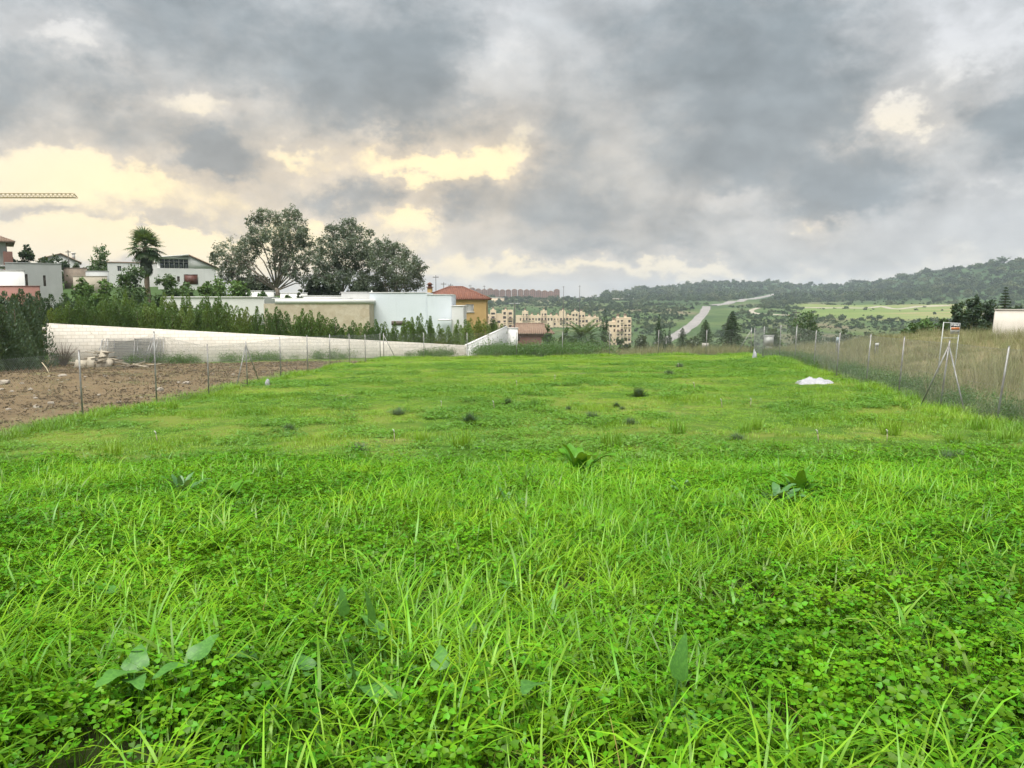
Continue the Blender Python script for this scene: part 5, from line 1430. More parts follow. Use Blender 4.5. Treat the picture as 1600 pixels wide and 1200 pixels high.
def apartments():
    def block(px0, px1, d, ytop, ybase, label, floors, cols, steps, seed):
        """cream holiday apartments with terraces stepping back, arched ground floor and small roof turrets"""
        g = np.random.default_rng(seed)
        s = Site('apartment_block', (px0 + px1) / 2, d, label, 'building')
        hpx = (ybase - ytop) / floors
        n = len(steps)
        for k in range(n):
            a = px0 + (px1 - px0) * k / n; b = px0 + (px1 - px0) * (k + 1) / n
            fl = floors - steps[k]
            yt = ybase - hpx * fl - g.uniform(0, 0.25) * hpx
            ops = []
            m = max(1, int(round((b - a) / cols)))
            for f in range(fl):
                for c in range(m):
                    if g.random() < 0.12: continue
                    w = (b - a) / m; cx = a + (c + 0.5) * w; hw = w * g.choice([0.20, 0.27, 0.33])
                    zb = ybase - hpx * (f + 0.14); zt = ybase - hpx * (f + g.choice([0.62, 0.7, 0.74]))
                    ops.append((cx - hw, cx + hw, zt, zb))
            dk = d - (2.2 if k % 2 else 0.0)
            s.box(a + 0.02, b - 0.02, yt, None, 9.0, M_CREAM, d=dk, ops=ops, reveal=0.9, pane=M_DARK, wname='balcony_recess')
            X, Z = (lambda p: s.X(p, dk)), (lambda p: s.Z(p, dk))
            yf = dk - d
            for (pa, pb, zt, zb) in ops:
                if g.random() < 0.6:
                    mb = MB(); mb.box(X(pa) - 0.1, X(pb) + 0.1, yf - 0.55, yf - 0.004, Z(zb) - 0.15, Z(zb) + 0.55); mb.build('balcony', M_CREAM, s.root)
            # parapet corners and a roof turret with a tiled cap
            mb = MB(); mb.box(X(a + 0.3), X(b - 0.3), yf + 0.2, yf + 0.5, Z(yt) + 0.003, Z(yt) + 0.7); mb.build('parapet', M_CREAM, s.root)
            if g.random() < 0.75:
                c = a + (b - a) * g.uniform(0.25, 0.75); w = (b - a) * 0.16
                mb = MB(); mb.box(X(c - w), X(c + w), yf + 2, yf + 5, Z(yt) - 0.5, Z(yt) + 2.0); mb.build('stair_turret', M_CREAM, s.root)
                mb = MB(); mb.prism([(X(c - w) - 0.3, Z(yt) + 2.003), (X(c + w) + 0.3, Z(yt) + 2.003), (X(c) + 0.1, Z(yt) + 3.0), (X(c) - 0.1, Z(yt) + 3.0)], yf + 1.7, yf + 5.3); mb.build('turret_roof', M_TERRA2, s.root)
            if k % 3 == 1:
                mb = MB(); mb.prism([(X(a + 0.5), Z(ybase - hpx * fl * 0.55)), (X(b - 0.5), Z(ybase - hpx * fl * 0.55)), (X(b - 0.5), Z(ybase - hpx * fl * 0.55) + 0.5), (X(a + 0.5), Z(ybase - hpx * fl * 0.55) + 0.5)], yf - 1.6, yf - 0.56); mb.build('porch_roof', M_TERRA2, s.root)
    block(757, 802, 640, 486, 512, 'cream apartment block just right of the yellow house', 4, 6.2, [1, 0, 1, 0, 0], 3)
    block(806, 903, 690, 488, 516, 'longest cream apartment block with stepped roofs and rows of dark openings', 4, 6.0, [1, 0, 1, 1, 0, 1, 1, 0, 1, 0], 5)
    block(903, 946, 690, 490, 520, 'cream apartment block half hidden behind the feathery palm', 4, 6.0, [0, 1, 1, 2], 7)
    block(951, 986, 515, 498, 541, 'tall cream apartment block right of the dark cypress', 6, 7.5, [1, 0, 0], 9)
apartments()

def far_row():
    g = np.random.default_rng(77)
    names = 0
    for k in range(15):
        px = 738 + k * 9.4; d = 1440 + g.normal(0, 10)
        x = (px - 800) / F_PX * d
        z = Hs(x, d)
        top = P(px, 451.5 + 0.028 * (px - 738) + g.normal(0, 1.2), d).z
        root = empty('terrace_block', (x, d, z), 0, 'dusty red terrace block in the row along the far ridge', 'building', 'red blocks on the ridge')
        w = 4.7 * d / F_PX * g.uniform(0.92, 1.0); h = top - z
        ops = [(-w + w * 2 * (c + 0.3) / 3, -w + w * 2 * (c + 0.7) / 3, h * (f + 0.25) / 5, h * (f + 0.7) / 5) for c in range(3) for f in range(5)]
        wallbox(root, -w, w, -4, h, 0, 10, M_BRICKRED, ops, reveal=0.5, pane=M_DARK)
        mb = MB(); mb.prism([(-w, h + 0.003), (w, h + 0.003), (w * 0.3, h + 2.2), (-w * 0.3, h + 2.2)], 0.2, 9.8); mb.build('roof', M_TERRA2, root)
    # long white greenhouse-like roofs on the slopes
    for px0, px1, py, d, lb in ((757, 788, 465.5, 1250, 'long low white shed below the red blocks on the ridge'), (957, 990, 466.5, 1350, 'long low white shed on the slope left of the hill'), (978, 994, 461, 1600, 'small white shed higher up the hill slope')):
        x0, x1 = (px0 - 800) / F_PX * d, (px1 - 800) / F_PX * d
        z = P(px0, py, d).z; xc = (x0 + x1) / 2; w = (x1 - x0) / 2
        zg = Hs(xc, d)
        root = empty('long_shed', (xc, d, zg), 0, lb, 'shed')
        hh = max(2.0, z - zg)
        mb = MB(); mb.box(-w, w, 0, 8, -3, hh); mb.build('wall', M_CREAM, root)
        mb = MB(); mb.prism([(-w - 0.4, hh + 0.003), (w + 0.4, hh + 0.003), (w + 0.4, hh + 0.6), (-w - 0.4, hh + 0.6)], -0.5, 8.5); mb.build('roof', M_WHITE, root)
far_row()

# ---------------------------------------------------------------- poles, lamp, crane
M_POLE = mat_plain('dark_pole', (0.10, 0.095, 0.085), (0.07, 0.065, 0.06), scale=1, rough=0.8)
def poles():
    for px, yt, yb, d, lb in ((682, 430, 462, 240, 'tallest thin pole behind the yellow house chimney'), (694, 441, 462, 260, 'thin pole second from the chimney'), (705, 443, 462, 280, 'thin pole above the ridge of the yellow house'),
                              (735, 445, 464, 420, 'thin pole above the right slope of the yellow roof'), (757, 446, 464, 500, 'thin pole at the left end of the red blocks'), (880, 447, 466, 600, 'bare pole just right of the red blocks on the ridge'), (905, 446, 466, 600, 'bare pole between the red blocks and the hill'),
                              (1242, 484, 530, 180, 'thin utility pole beside the round tree')):
        x = (px - 800) / F_PX * d; b = gpt(x, d)
        h = P(px, yt, d).z - b.z; r = 0.10 * d / 300 + 0.05
        root = empty('utility_pole', b, 0, lb, 'pole')
        mb = MB(); mb.tube([(0, 0, -1), (0, 0, h)], [r, r * 0.7], 6); mb.build('shaft', M_POLE, root)
        mb = MB(); mb.box(-0.9, 0.9, -0.06, 0.06, h - 0.7, h - 0.5); mb.build('crossarm', M_POLE, root)
    # street lamp with two arms
    d = 115; x = (804 - 800) / F_PX * d; b = gpt(x, d); h = P(804, 474, d).z - b.z
    root = empty('street_lamp', b, 0, 'tall dark street lamp with two flat arms behind the garden wall pillar', 'street lamp')
    mb = MB(); mb.tube([(0, 0, -0.5), (0, 0, h * 0.5), (0, 0, h)], [0.10, 0.09, 0.08], 8); mb.build('shaft', M_POLE, root)
    for s in (-1, 1):
        mb = MB(); mb.box(min(0.06 * s, 0.85 * s), max(0.06 * s, 0.85 * s), -0.12, 0.12, h - 0.08, h + 0.04); mb.build('lamp_head', mat_plain('lamp_grey', (0.40, 0.42, 0.42), (0.33, 0.35, 0.35), rough=0.4), root)
    d = 150; x = (115 - 800) / F_PX * d; b = gpt(x, d)
    root = empty('utility_pole', b, 0, 'utility pole beside the hill house chimney', 'pole')
    h = P(115, 391, d).z - b.z
    mb = MB(); mb.tube([(0, 0, -1), (0, 0, h)], [0.14, 0.09], 6); mb.build('shaft', M_POLE, root)
    mb = MB(); mb.box(-0.5, 0.5, -0.05, 0.05, h - 0.4, h - 0.25); mb.build('crossarm', M_POLE, root)
    # tower crane: only the tip of its jib shows
    d = 210
    tip = P(120, 309, d); zb = P(0, 309.5, d).z
    xm = (-170 - 800) / F_PX * d
    b = gpt(xm, d); root = empty('tower_crane', b, 0, 'lattice jib of a yellowish tower crane reaching into the sky', 'crane')
    MC = mat_plain('crane_paint', (0.30, 0.24, 0.10), (0.24, 0.19, 0.08), rough=0.6)
    zj = tip.z - b.z; L = tip.x - xm
    top = 1.15
    mb = MB()
    for y in (-0.5, 0.5): mb.tube([(-9, y, zj), (L, y, zj)], 0.10, 5)
    mb.build('lower_chord', MC, root)
    mb = MB(); mb.tube([(-9, 0, zj + top), (L - 1.0, 0, zj + top), (L, 0, zj + 0.25)], 0.09, 5); mb.build('upper_chord', MC, root)
    mb = MB(); n = int(L / 1.15)
    for k in range(n):
        xx = k * L / n
        for y in (-0.5, 0.5):
            mb.tube([(xx, y, zj), (xx + L / n / 2, 0, zj + top)], 0.05, 4, cap=False); mb.tube([(xx + L / n / 2, 0, zj + top), (xx + L / n, y, zj)], 0.05, 4, cap=False)
    mb.build('lattice', MC, root)
    mb = MB()
    for sx in (-0.8, 0.8):
        for sy in (-0.8, 0.8): mb.tube([(sx, sy, -1), (sx, sy, zj + 5)], 0.12, 5)
    for k in range(int((zj + 5) / 1.6)):
        for sx in (-0.8, 0.8): mb.tube([(sx, -0.8, k * 1.6), (sx, 0.8, k * 1.6 + 1.6)], 0.06, 4, cap=False)
        for sy in (-0.8, 0.8): mb.tube([(-0.8, sy, k * 1.6), (0.8, sy, k * 1.6 + 1.6)], 0.06, 4, cap=False)
    mb.build('mast', MC, root)
    mb = MB(); mb.box(-9, -6, -0.8, 0.8, zj - 1.6, zj - 0.11); mb.build('counterweight', M_GREYR, root)
poles()

# ---------------------------------------------------------------- things around the lot and the field
def sign():
    d = 33.0
    x0, x1 = (1469 - 800) / F_PX * d, (1494.5 - 800) / F_PX * d
    b = gpt((x0 + x1) / 2, d)
    root = empty('sale_sign', b, 0, 'small for sale board hung in the corner of a white metal frame among dry weeds', 'sign')
    w = (x1 - x0) / 2; zt = P(1480, 503.5, d).z - b.z; zm = P(1480, 528, d).z - b.z
    wm = mat_plain('white_paint_metal', (0.42, 0.44, 0.42), (0.36, 0.38, 0.36), rough=0.5)
    for s, lean in ((-1, 0.10), (1, 0.10)):
        mb = MB(); mb.tube([(s * w - 0.05, 0, -0.3), (s * w + lean, 0, zt + (0.01 if s < 0 else -0.04))], 0.022, 6); mb.build('frame_leg', wm, root)
    mb = MB(); mb.tube([(-w + 0.10, 0, zt - 0.01), (w + 0.10, 0, zt - 0.05)], 0.018, 6); mb.build('top_rail', wm, root)
    mb = MB(); mb.tube([(-w + 0.06, 0, zm), (w + 0.06, 0, zm)], 0.013, 6); mb.build('lower_rail', wm, root)
    bx0, bx1 = w - 0.32, w + 0.08; bz1 = zt - 0.05; bz0 = bz1 - 0.44
    mb = MB(); mb.box(bx0, bx1, -0.045, -0.030, bz0, bz1); board = mb.build('sign_board', mat_plain('sign_white', (0.72, 0.72, 0.70), (0.68, 0.68, 0.66), rough=0.5), root)
    mb = MB(); mb.box(bx0 + 0.002, bx1 - 0.002, -0.049, -0.0455, bz1 - 0.155, bz1 - 0.004); mb.build('dark_band', mat_plain('sign_dark', (0.03, 0.045, 0.05), rough=0.5), board)
    mb = MB(); mb.box(bx0 + 0.03, bx1 - 0.01, -0.049, -0.0455, bz1 - 0.27, bz1 - 0.17); mb.build('orange_band', mat_plain('sign_orange', (0.50, 0.17, 0.05), rough=0.5), board)
    mb = MB()
    for a, b_, c in ((0.05, 0.20, 0.35), (0.05, 0.16, 0.385)): mb.box(bx0 + a, bx0 + b_, -0.047, -0.0455, bz1 - c, bz1 - c + 0.018)
    mb.box(bx1 - 0.09, bx1 - 0.03, -0.047, -0.0455, bz1 - 0.385, bz1 - 0.325); mb.build('small_print', mat_plain('sign_grey', (0.16, 0.18, 0.17), rough=0.6), board)
    def text(body, size, x, z, mat):
        cu = bpy.data.curves.new('lettering', 'FONT'); cu.body = body; cu.size = size; cu.extrude = 0.001; cu.offset = 0.004
        cu.align_x, cu.align_y = 'CENTER', 'CENTER'
        t = bpy.data.objects.new('lettering', cu); COL.objects.link(t)
        dg = bpy.context.evaluated_depsgraph_get()
        me = bpy.data.meshes.new_from_object(t.evaluated_get(dg)); me.materials.clear(); me.materials.append(mat)
        bpy.data.objects.remove(t)
        obj('lettering', me, board, (x, -0.051, z), (math.pi / 2, 0, 0))
    wt = mat_plain('letter_white', (0.80, 0.80, 0.80), (0.76, 0.76, 0.76), rough=0.5)
    text('F SALE', 0.118, (bx0 + bx1) / 2, bz1 - 0.075, wt)
sign()

def crumple(name, px, py, w, h, mat, label, cat, seed, ns=22):
    g = np.random.default_rng(seed)
    x, y = hit(px, py)
    b = gpt(x, y)
    u, v = np.meshgrid(np.linspace(-1, 1, ns), np.linspace(-1, 1, ns))
    rr = np.hypot(u, v); sc = np.where(rr > 0, np.maximum(abs(u), abs(v)) / np.maximum(rr, 1e-6), 1)
    X = u * sc * w / 2; Y = v * sc * w * 0.32
    rad = np.minimum(1, np.hypot(u * sc, v * sc))
    n = fbm(u * 3 + seed, v * 3, seed, 4); n2 = np.abs(fbm(u * 5 + 9, v * 5, seed + 3, 3) - 0.5)
    ed = 1 + 0.9 * (fbm(u / np.maximum(rr, .01) * 2 + 5, v / np.maximum(rr, .01) * 2, seed, 3) - 0.5) * rad
    Z = h * (1 - rad ** 2.5) * (0.35 + 1.0 * n) + h * 2.6 * n2 * (1 - rad ** 4) - 0.03 * rad
    V = np.stack([X * ed, Y * ed, Z], -1).reshape(-1, 3)
    i = np.arange(ns - 1)[:, None] * ns; k = np.arange(ns - 1)[None]
    q = np.stack([i + k, i + k + 1, i + ns + k + 1, i + ns + k], -1).reshape(-1, 4)
    o = obj(name, np_mesh(name, V, q, mat), None, b)
    return tag(o, label, cat)
M_TARP = mat_plain('white_sheet', (0.40, 0.40, 0.42), (0.30, 0.30, 0.33), scale=6, rough=0.6)
crumple('plastic_sheet', 1270, 599, 1.45, 0.17, M_TARP, 'crumpled white plastic sheet lying on the grass near the wire fence', 'plastic sheet', 3)
crumple('plastic_bag', 418, 602, 0.25, 0.22, M_TARP, 'small white plastic bag on the grass by the braced fence post of the lot', 'plastic bag', 5, 10)
crumple('plastic_bag', 1179, 559, 0.28, 0.36, M_TARP, 'small white bag at the foot of the far corner fence post', 'plastic bag', 8, 10)

def stakes():
    mw = mat_plain('stake_paint', (0.48, 0.48, 0.42), (0.40, 0.40, 0.35), rough=0.7)
    for px, py in ((808, 606), (773, 640), (689, 640), (1086, 609), (867, 596), (617, 690), (1129, 637), (1173, 636), (1280, 692), (1386, 691), (1061, 576), (247, 692)):
        x, y = hit(px, py)
        root = empty('marker_stake', gpt(x, y), 0, 'short thin stake with a pale tip standing in the field grass', 'stake', 'marker stakes in the grass')
        g = random.uniform(-0.05, 0.05)
        mb = MB(); mb.tube([(0, 0, -0.1), (g, 0, 0.22)], [0.010, 0.010], 5); mb.build('shaft', M_WOODB, root)
        mb = MB(); mb.tube([(g, 0, 0.20), (g * 1.2, 0, 0.26), (g * 1.2 - 0.03, 0, 0.29)], [0.013, 0.016, 0.008], 5); mb.build('tip', mw, root)
stakes()

def boxes():
    def meter(px0, px1, yt, yb, d, mat, label, name, cat, door=True):
        x0, x1 = (px0 - 800) / F_PX * d, (px1 - 800) / F_PX * d
        b = gpt((x0 + x1) / 2, d); w = (x1 - x0) / 2
        root = empty(name, b, R(8), label, cat)
        zt, zb = P(800, yt, d).z - b.z, P(800, yb, d).z - b.z
        mb = MB(); mb.box(-w, w, 0, 0.35 if door else 0.04, zb, zt); mb.build('body' if door else 'board', mat, root)
        if door:
            mb = MB(); mb.box(-w - 0.05, w + 0.05, -0.05, 0.4, zt + 0.002, zt + 0.06); mb.build('lid', mat, root)
            mb = MB(); mb.box(-w * 0.8, w * 0.8, -0.02, -0.002, zb + 0.1, zt - 0.08); mb.build('door', mat, root)
            mb = MB(); mb.box(-w * 0.7, w * 0.7, 0.05, 0.3, -0.3, zb); mb.build('plinth', M_GREYR, root)
        else:
            for s in (-1, 1):
                mb = MB(); mb.tube([(s * w * 0.7, 0.06, -0.3), (s * w * 0.7, 0.06, zt - 0.05)], 0.03, 6); mb.build('leg', M_GALV, root)
    wh = mat_plain('box_white', (0.56, 0.57, 0.55), (0.50, 0.51, 0.49), rough=0.5)
    meter(1196, 1209, 525, 540, 68, wh, 'white meter cabinet standing behind the far corner of the fence', 'meter_box', 'cabinet')
    meter(1097, 1108, 536, 544, 66, mat_plain('board_grey', (0.40, 0.38, 0.35), (0.34, 0.32, 0.30), rough=0.7), 'pale blank board on two legs behind the far fence', 'blank_board', 'board', False)
    meter(1368, 1374, 536, 541, 50, wh, 'tiny white board in the dry weeds before the hedge', 'small_board', 'board', False)
    meter(1307, 1311, 527, 536, 52, mat_plain('pale_blue', (0.40, 0.47, 0.52), (0.34, 0.41, 0.46), rough=0.5), 'narrow pale blue notice panel behind the right hand fence', 'notice_panel', 'board', False)
    # white wall up on the bank
    d = 50; x0 = (1559 - 800) / F_PX * d
    b = gpt(x0 + 6, d)
    root = empty('bank_wall', b, R(-4), 'blank off white wall standing on the weedy bank before the pines', 'wall')
    zt = P(1580, 484.5, d).z - b.z
    mb = MB(); mb.prism([(-6.15, -1.2), (8, -1.2), (8, zt - 0.1), (-5.95, zt)], 0, 0.25); mb.build('wall_run', M_BLOCKW, root)
    mb = MB(); mb.prism([(-5.98, zt + 0.003), (8, zt - 0.097), (8, zt - 0.04), (-5.98, zt + 0.06)], -0.04, 0.29); mb.build('coping', M_BLOCKW, root)
M_BLOCKW = mat_plain('off_white_wall', (0.58, 0.54, 0.48), (0.52, 0.48, 0.42), scale=0.7, rough=0.9, streak=0.15)
boxes()

def lot_things():
    g = np.random.default_rng(65)
    # fence panels leaning on the block wall
    wx = lambda px: (px - 800) / F_PX * 56
    rzw = math.atan2(WY1 - WY0, WX1 - WX0)
    for k, (p0, p1, h, off, lb) in enumerate([(152, 205, 1.75, 0.72, 'galvanised mesh fence panel leaning at the left of the stack by the wall'), (160, 226, 1.85, 0.55, 'wide galvanised mesh fence panel in the middle of the stack by the wall'), (168, 236, 1.70, 0.42, 'galvanised mesh panel pressed closest to the white wall'), (200, 243, 1.95, 0.90, 'galvanised mesh panel leaning at the right of the stack by the wall')]):
        x0, x1 = wx(p0), wx(p1); xc = (x0 + x1) / 2; y = wall_y(xc) - 0.10 - off
        root = empty('fence_panel', gpt(xc, y, 0.02), rzw, lb, 'fence panel', 'mesh panels leaning on the wall')
        root.rotation_euler = (-math.asin(min(0.6, off / h)), 0, rzw)
        w = (x1 - x0) / 2
        mb = MB()
        for n in range(int(w * 2 / 0.10)): mb.tube([(-w + n * 0.10, 0, 0), (-w + n * 0.10, 0, h)], 0.007, 3, cap=False)
        for n in range(int(h / 0.13)): mb.tube([(-w, 0.006, n * 0.13), (w, 0.006, n * 0.13)], 0.007, 3, cap=False)
        mb.build('wire_grid', M_WIRE, root)
        for sx in (-w, w):
            mb = MB(); mb.tube([(sx, 0, -0.05), (sx, 0, h + 0.10)], 0.028, 6); mb.build('upright', M_GALV, root)
        mb = MB(); mb.tube([(-w, 0, h), (w, 0, h)], 0.018, 6); mb.build('top_bar', M_GALV, root)
    for k, (px, lean) in enumerate([(150, 0.35), (157, 0.22), (219, 0.3), (224, 0.18), (232, 0.1)]):
        x = wx(px); y = wall_y(x) - 1.45
        mb = MB(); mb.tube([(0, 0, 0), (lean, 0.9, 1.85)], 0.03, 6)
        tag(mb.build('loose_pole', M_GALV, None, loc=gpt(x, y, 0.0)), 'loose galvanised pole leaning against the mesh panels by the wall', 'pole', 'loose poles by the wall')
    # boards of the rubble pile
    specs = []
    for px in np.linspace(122, 232, 26):
        lvl = max(0, 1 - abs(px - 158) / 45)
        for m in range(1 + int(lvl * 4)):
            specs.append((px + g.normal(0, 4), 51.4 + g.normal(0, 0.5), 0.05 + 0.22 * m * (0.5 + lvl) + g.random() * 0.05, g.uniform(0.7, 1.7), g.uniform(0.12, 0.30), g.normal(0, 0.12), g.normal(0, 0.15), g.uniform(-0.6, 0.6)))
    for px, d, z, L, W, rx, ry, rz in specs:
        x = (px - 800) / F_PX * d
        mb = MB(); mb.box(-L / 2, L / 2, -W / 2, W / 2, -0.014, 0.016)
        tag(mb.build('board', M_WOODB, None, loc=gpt(x, d, z), rot=(rx, ry, rz)), 'weathered tan board lying in the pile before the block wall', 'board', 'boards in the pile')
    for px, pyb, L, W, tilt, lb in ((154, 560, 1.15, 0.55, 0.18, 'upright pale board standing tallest at the front of the pile'), (139, 562, 0.75, 0.5, -0.05, 'short pale slab standing beside the tallest board of the pile'), (122, 566, 0.55, 0.75, 0.1, 'pale slab leaning at the left foot of the board pile'), (166, 559, 0.6, 0.45, 0.3, 'pale slab slanting to the right of the tallest board')):
        x, y = hit(px, pyb)
        y = min(y, 50.6); x = (px - 800) / F_PX * y
        mb = MB(); mb.box(-W / 2, W / 2, -0.025, 0.025, -0.06, L)
        tag(mb.build('slab', mat_plain('pale_slab', (0.42, 0.375, 0.295), (0.36, 0.32, 0.25), rough=0.9), None, loc=gpt(x, y), rot=(-0.35, tilt, 0)), lb, 'slab')
    # dry twig bush beside the pile
    x, d = wx(130), 53.4
    root = empty('twig_bush', gpt(x, d), 0, 'bare grey twig bush leaning left of the board pile', 'shrub')
    mt = mat_plain('grey_twigs', (0.20, 0.16, 0.12), (0.14, 0.11, 0.08), rough=0.9)
    mb = MB()
    for k in range(110):
        a = g.uniform(-0.9, 0.7); b2 = g.uniform(-0.5, 0.5); L = g.uniform(0.8, 1.75)
        p1 = Vector((math.sin(a) * L * 0.5, b2 * 0.4, math.cos(a) * L * 0.5)); p2 = p1 + Vector((math.sin(a * 1.3) * L * 0.5, b2 * 0.4, math.cos(a * 1.3) * L * 0.5))
        mb.tube([(g.normal(0, 0.06), g.normal(0, 0.06), -0.05), p1, p2], [0.012, 0.008, 0.004], 3, cap=False)
        mb.tube([p1, p1 + Vector((g.normal(0, 0.2), g.normal(0, 0.2), 0.3))], [0.007, 0.003], 3, cap=False)
    mb.build('twigs', mt, root)
    # stones
    for k in range(64):
        if k < 8: px, py, s = [(6, 600, 0.20), (66, 560, 0.28), (98, 588, 0.12), (57, 638, 0.11), (79, 632, 0.11), (104, 668, 0.13), (251, 611, 0.12), (291, 600, 0.12)][k]
        else: px, py, s = g.uniform(0, 500), g.uniform(575, 668), g.uniform(0.035, 0.085)
        x, y = hit(px, py)
        if x > xl(y) - 0.4 or y > 54.5:
            continue
        V = np.array([(a, b, c) for a in (-1, 0, 1) for b in (-1, 0, 1) for c in (-1, 0, 1) if (a, b, c) != (0, 0, 0)], float)
        V /= np.linalg.norm(V, axis=1)[:, None]; V = V * (1 + g.normal(0, 0.16, (len(V), 1))) * (s * g.uniform(0.9, 1.6), s, s * g.uniform(0.55, 0.9))
        import bmesh
        bm = bmesh.new()
        for v in V: bm.verts.new(v)
        bmesh.ops.convex_hull(bm, input=bm.verts)
        me = bpy.data.meshes.new('stone'); bm.to_mesh(me); bm.free(); me.materials.append(M_STONEP)
        if k == 0: tag(obj('stone', me, None, gpt(x, y, s * 0.3)), 'large upright pale stone at the grassy edge of the brown lot', 'stone')
        elif k == 1: tag(obj('stone', me, None, gpt(x, y, s * 0.3)), 'large pale boulder by the foot of the dark thujas', 'stone')
        else: tag(obj('stone', me, None, gpt(x, y, s * 0.25), (0, 0, g.uniform(0, 6))), 'pale stone lying on the brown turned soil of the lot', 'stone', 'stones on the lot')
    x, y = hit(72, 582)
    mb = MB(); mb.tube([(-0.35, 0.3, 0.45), (0.0, 0.05, 0.2), (0.28, -0.25, -0.02)], [0.020, 0.022, 0.018], 6)
    tag(mb.build('stick', mat_plain('pale_stick', (0.52, 0.45, 0.30), (0.44, 0.38, 0.25)), None, loc=gpt(x, y), smooth=True), 'pale bamboo stick propped on the brown lot', 'stick')
lot_things()

def field_plants():
    MB_ = mat_leaf('weed_bush_needles', [(0.020, 0.050, 0.026), (0.032, 0.075, 0.034), (0.05, 0.10, 0.045)], 1.0, 0.3, 0.25, 0.03, 0.5)
    MG_ = mat_leaf('grey_weed_needles', [(0.06, 0.105, 0.055), (0.085, 0.14, 0.07), (0.11, 0.17, 0.08)], 1.0, 0.3, 0.25, 0.03, 0.5)
    bush = {True: [blades(520, 0.10, (0.22, 0.36), (0.006, 0.010), (0.0, 1.5), (-0.2, 0.5), 1000 + i, 3, mat=MB_, name='foliage') for i in range(2)],
            False: [blades(420, 0.12, (0.18, 0.34), (0.006, 0.010), (0.0, 1.5), (-0.2, 0.5), 1010 + i, 3, mat=MG_, name='foliage') for i in range(2)]}
    for k, (px, py, r, dark, lb) in enumerate([(734, 664, 1.25, True, 'largest dark round weed bush in the middle of the short grass'), (794, 632, 0.85, True, 'dark weed bush beyond and right of the largest one'), (998, 620, 1.3, True, 'wide dark weed bush in the brighter far grass'),
                                           (963, 637, 0.65, True, 'small dark weed bush below the wide one'), (972, 640, 0.5, False, 'tiny grey weed touching the small dark bush'), (985, 663, 0.95, False, 'grey green weed bush nearer than the small dark one'), (622, 648, 1.15, False, 'pale grey weed left of the largest dark bush'),
                                           (560, 706, 1.0, False, 'faint grey weed at the edge of the tall clover'), (452, 672, 0.9, False, 'grey weed near the lot side of the field'), (925, 655, 1.2, False, 'low green grey weed patch between the bushes'), (1490, 722, 1.3, False, 'wide grey weed by the right hand fence'),
                                           (888, 640, 0.6, False, 'small grey weed in the bright strip of grass'), (1152, 688, 0.9, False, 'low grey weed beside a pale stake'), (1062, 574, 1.4, False, 'grey weed clump on the far hump of the field'), (1045, 585, 1.3, False, 'grey weed clump just below the far hump')]):
        x, y = hit(px, py)
        root = empty('weed_bush', gpt(x, y), k * 1.1, lb, 'weed bush')
        root.scale = (r, r, r * (0.95 if dark else 0.75))
        obj('foliage', bush[dark][k % 2], root)
        mb = MB(); mb.tube([(0, 0, -0.05), (0, 0, 0.08)], 0.015, 5); mb.build('stem', M_BARKD, root)
    # upright tussocks of coarse grass
    tus = [blades(160, 0.16, (0.18, 0.42), (0.006, 0.012), (0.0, 0.5), (0.1, 0.8), 1030 + i, 3, mat=M_FIELD, name='tussock') for i in range(3)]
    for k, (px, py) in enumerate([(1163, 676), (1180, 671), (1058, 678), (1392, 680), (1490, 692), (1530, 672), (1572, 692), (722, 700), (835, 636), (177, 712), (270, 640), (1262, 640), (1405, 632), (1430, 628), (1345, 612), (955, 700), (660, 690)]):
        x, y = hit(px, py)
        o = obj('grass_tussock', tus[k % 3], None, gpt(x, y), (0, 0, k), (1.0 + 0.12 * (k % 4),) * 3)
        tag(o, 'upright tussock of coarse bright grass standing in the short field', 'grass tussock', 'grass tussocks in the field')
    # broad leaved plants in the foreground
    M_DOCK = mat_leaf('dock_leaves', [(0.045, 0.145, 0.010), (0.070, 0.205, 0.011), (0.10, 0.27, 0.013)], 1.5, 0.4, 0.30, 0.03, 0.40, spots=0.3)
    M_ARUM = mat_leaf('arum_leaves', [(0.045, 0.135, 0.024), (0.065, 0.185, 0.030), (0.095, 0.24, 0.034)], 1.5, 0.5, 0.25, 0.035, 0.45, spots=0.35)
    M_SOW = mat_leaf('sow_thistle_leaves', [(0.06, 0.16, 0.045), (0.09, 0.21, 0.06), (0.12, 0.25, 0.08)], 1.5, 0.5, 0.25, 0.035, 0.45)
    def plant(name, label, cat, x, y, leaves, mat, heart, seed, dz=0.0):
        g = np.random.default_rng(seed)
        root = empty(name, gpt(x, y, dz), g.uniform(0, 6.28), label, cat)
        for k, (L, W, a0, bend, rz) in enumerate(leaves):
            obj('leaf', broad_leaf(L, W, bend, 0.05 if heart else 0.10, seed + k * 3, mat, heart=heart, a0=a0, stem=0.9 if heart else 0.2), root, (g.normal(0, 0.01), g.normal(0, 0.01), 0), (0, 0, rz))
        return root
    def rosette(n, L, W, seed, lo=0.1, hi=0.9):
        g = np.random.default_rng(seed)
        return [(g.uniform(*L), g.uniform(*W), g.uniform(lo, hi), g.uniform(0.5, 1.5), k * 6.283 / n + g.normal(0, 0.3)) for k in range(n)]
    x, y = hit(905, 760); plant('dock_plant', 'tall dark green dock plant with broad leaves standing above the clover edge', 'plant', x, y, rosette(14, (0.42, 0.66), (0.13, 0.19), 1, 0.05, 0.6), M_DOCK, False, 1100)
    x, y = hit(945, 752); plant('dock_plant', 'low dock with one long leaf right of the tall dock', 'plant', x, y, rosette(4, (0.30, 0.42), (0.10, 0.14), 2, 0.5, 1.0), M_DOCK, False, 1120)
    x, y = hit(1245, 790); plant('sow_thistle', 'broad clump of crinkled dark leaves in the grass edge', 'plant', x, y, rosette(22, (0.22, 0.42), (0.08, 0.13), 3, 0.05, 0.8), M_DOCK, False, 1140)
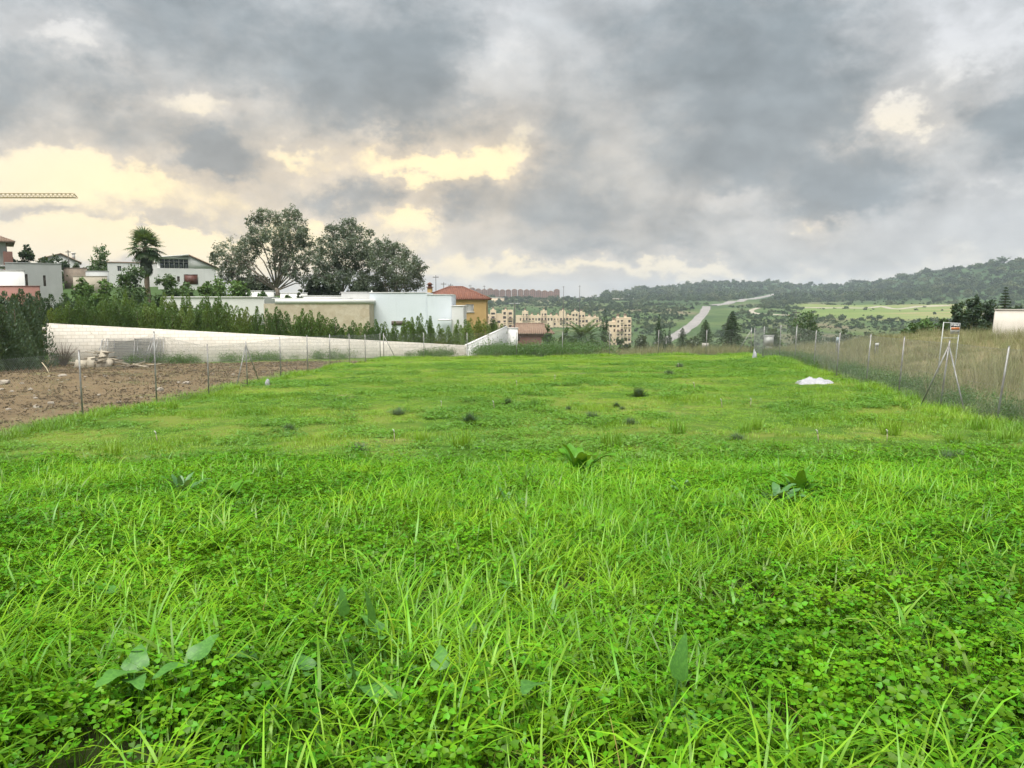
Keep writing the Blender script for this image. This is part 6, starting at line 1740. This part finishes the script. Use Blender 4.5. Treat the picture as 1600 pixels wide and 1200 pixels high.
    x, y = hit(1215, 800); plant('sow_thistle', 'pale grey green crinkled plant left of the dark clump', 'plant', x, y, rosette(14, (0.18, 0.34), (0.06, 0.10), 4), M_SOW, False, 1160)
    x, y = hit(285, 790); plant('sow_thistle', 'pale silvery crinkled plant among the grass tops', 'plant', x, y, rosette(9, (0.24, 0.42), (0.06, 0.10), 5, 0.0, 0.6), M_SOW, False, 1180)
    x, y = hit(362, 795); plant('dock_plant', 'small dark leaved dock beside the silvery plant', 'plant', x, y, rosette(7, (0.22, 0.36), (0.09, 0.13), 6), M_DOCK, False, 1200)
    x, y = hit(790, 800); plant('sow_thistle', 'small silvery weed in the clover band', 'plant', x, y, rosette(7, (0.18, 0.28), (0.06, 0.09), 7), M_SOW, False, 1220)
    x, y = hit(1075, 790); plant('sow_thistle', 'grey green leafy weed left of the crinkled clump', 'plant', x, y, rosette(9, (0.18, 0.34), (0.08, 0.12), 8), M_SOW, False, 1240)
    spots = [(300, 1068, 2, 0.16, 'pair of large arum leaves lying flat on the clover'), (205, 1085, 3, 0.17, 'three dark arum leaves under long grass'), (430, 985, 2, 0.12, 'arum with folded yellowish leaves in the clover'), (600, 1012, 3, 0.15, 'arum with one upright and one flat leaf side by side'),
             (572, 1098, 3, 0.14, 'low arum with pale leaves below the upright one'), (690, 1080, 1, 0.13, 'single arum leaf bent on its stalk'), (730, 1000, 2, 0.12, 'small arum leaf among fine grass'), (842, 1098, 1, 0.17, 'single pale flat arum leaf on the clover'), (1042, 1108, 1, 0.16, 'single upright pointed arum leaf by tall blades'),
             (806, 930, 2, 0.13, 'round arum leaf catching light in the grass'), (490, 1065, 2, 0.13, 'small dark arum pair in deep clover'), (415, 1050, 1, 0.13, 'single yellowish arum leaf tilted in the clover'), (175, 945, 1, 0.14, 'single arum leaf among grass blades on the left slope'), (1155, 975, 1, 0.10, 'small pale arum leaf beside the dark clover hollow'),
             (1500, 985, 1, 0.11, 'small arum leaf at the edge of the dark hollow'), (1340, 890, 1, 0.10, 'little arum leaf among long blades'), (545, 985, 1, 0.12, 'lone arum leaf left of the upright one')]
    for k, (px, py, n, s, lb) in enumerate(spots):
        x, y = hit(px, py, 0.10)
        g = np.random.default_rng(1300 + k)
        lv = [(s * g.uniform(0.85, 1.15), s * g.uniform(0.36, 0.46), g.uniform(0.95, 1.35), g.uniform(0.3, 0.8), -1.2 + j * 1.9 + g.normal(0, 0.5)) for j in range(n)]
        if 'upright' in lb: lv[0] = (s * 1.2, s * 0.42, 0.12, 0.25, 0.4)
        plant('arum_plant', lb, 'plant', x, y, lv, M_ARUM, True, 1300 + 17 * k, dz=0.04)
field_plants()
haze()
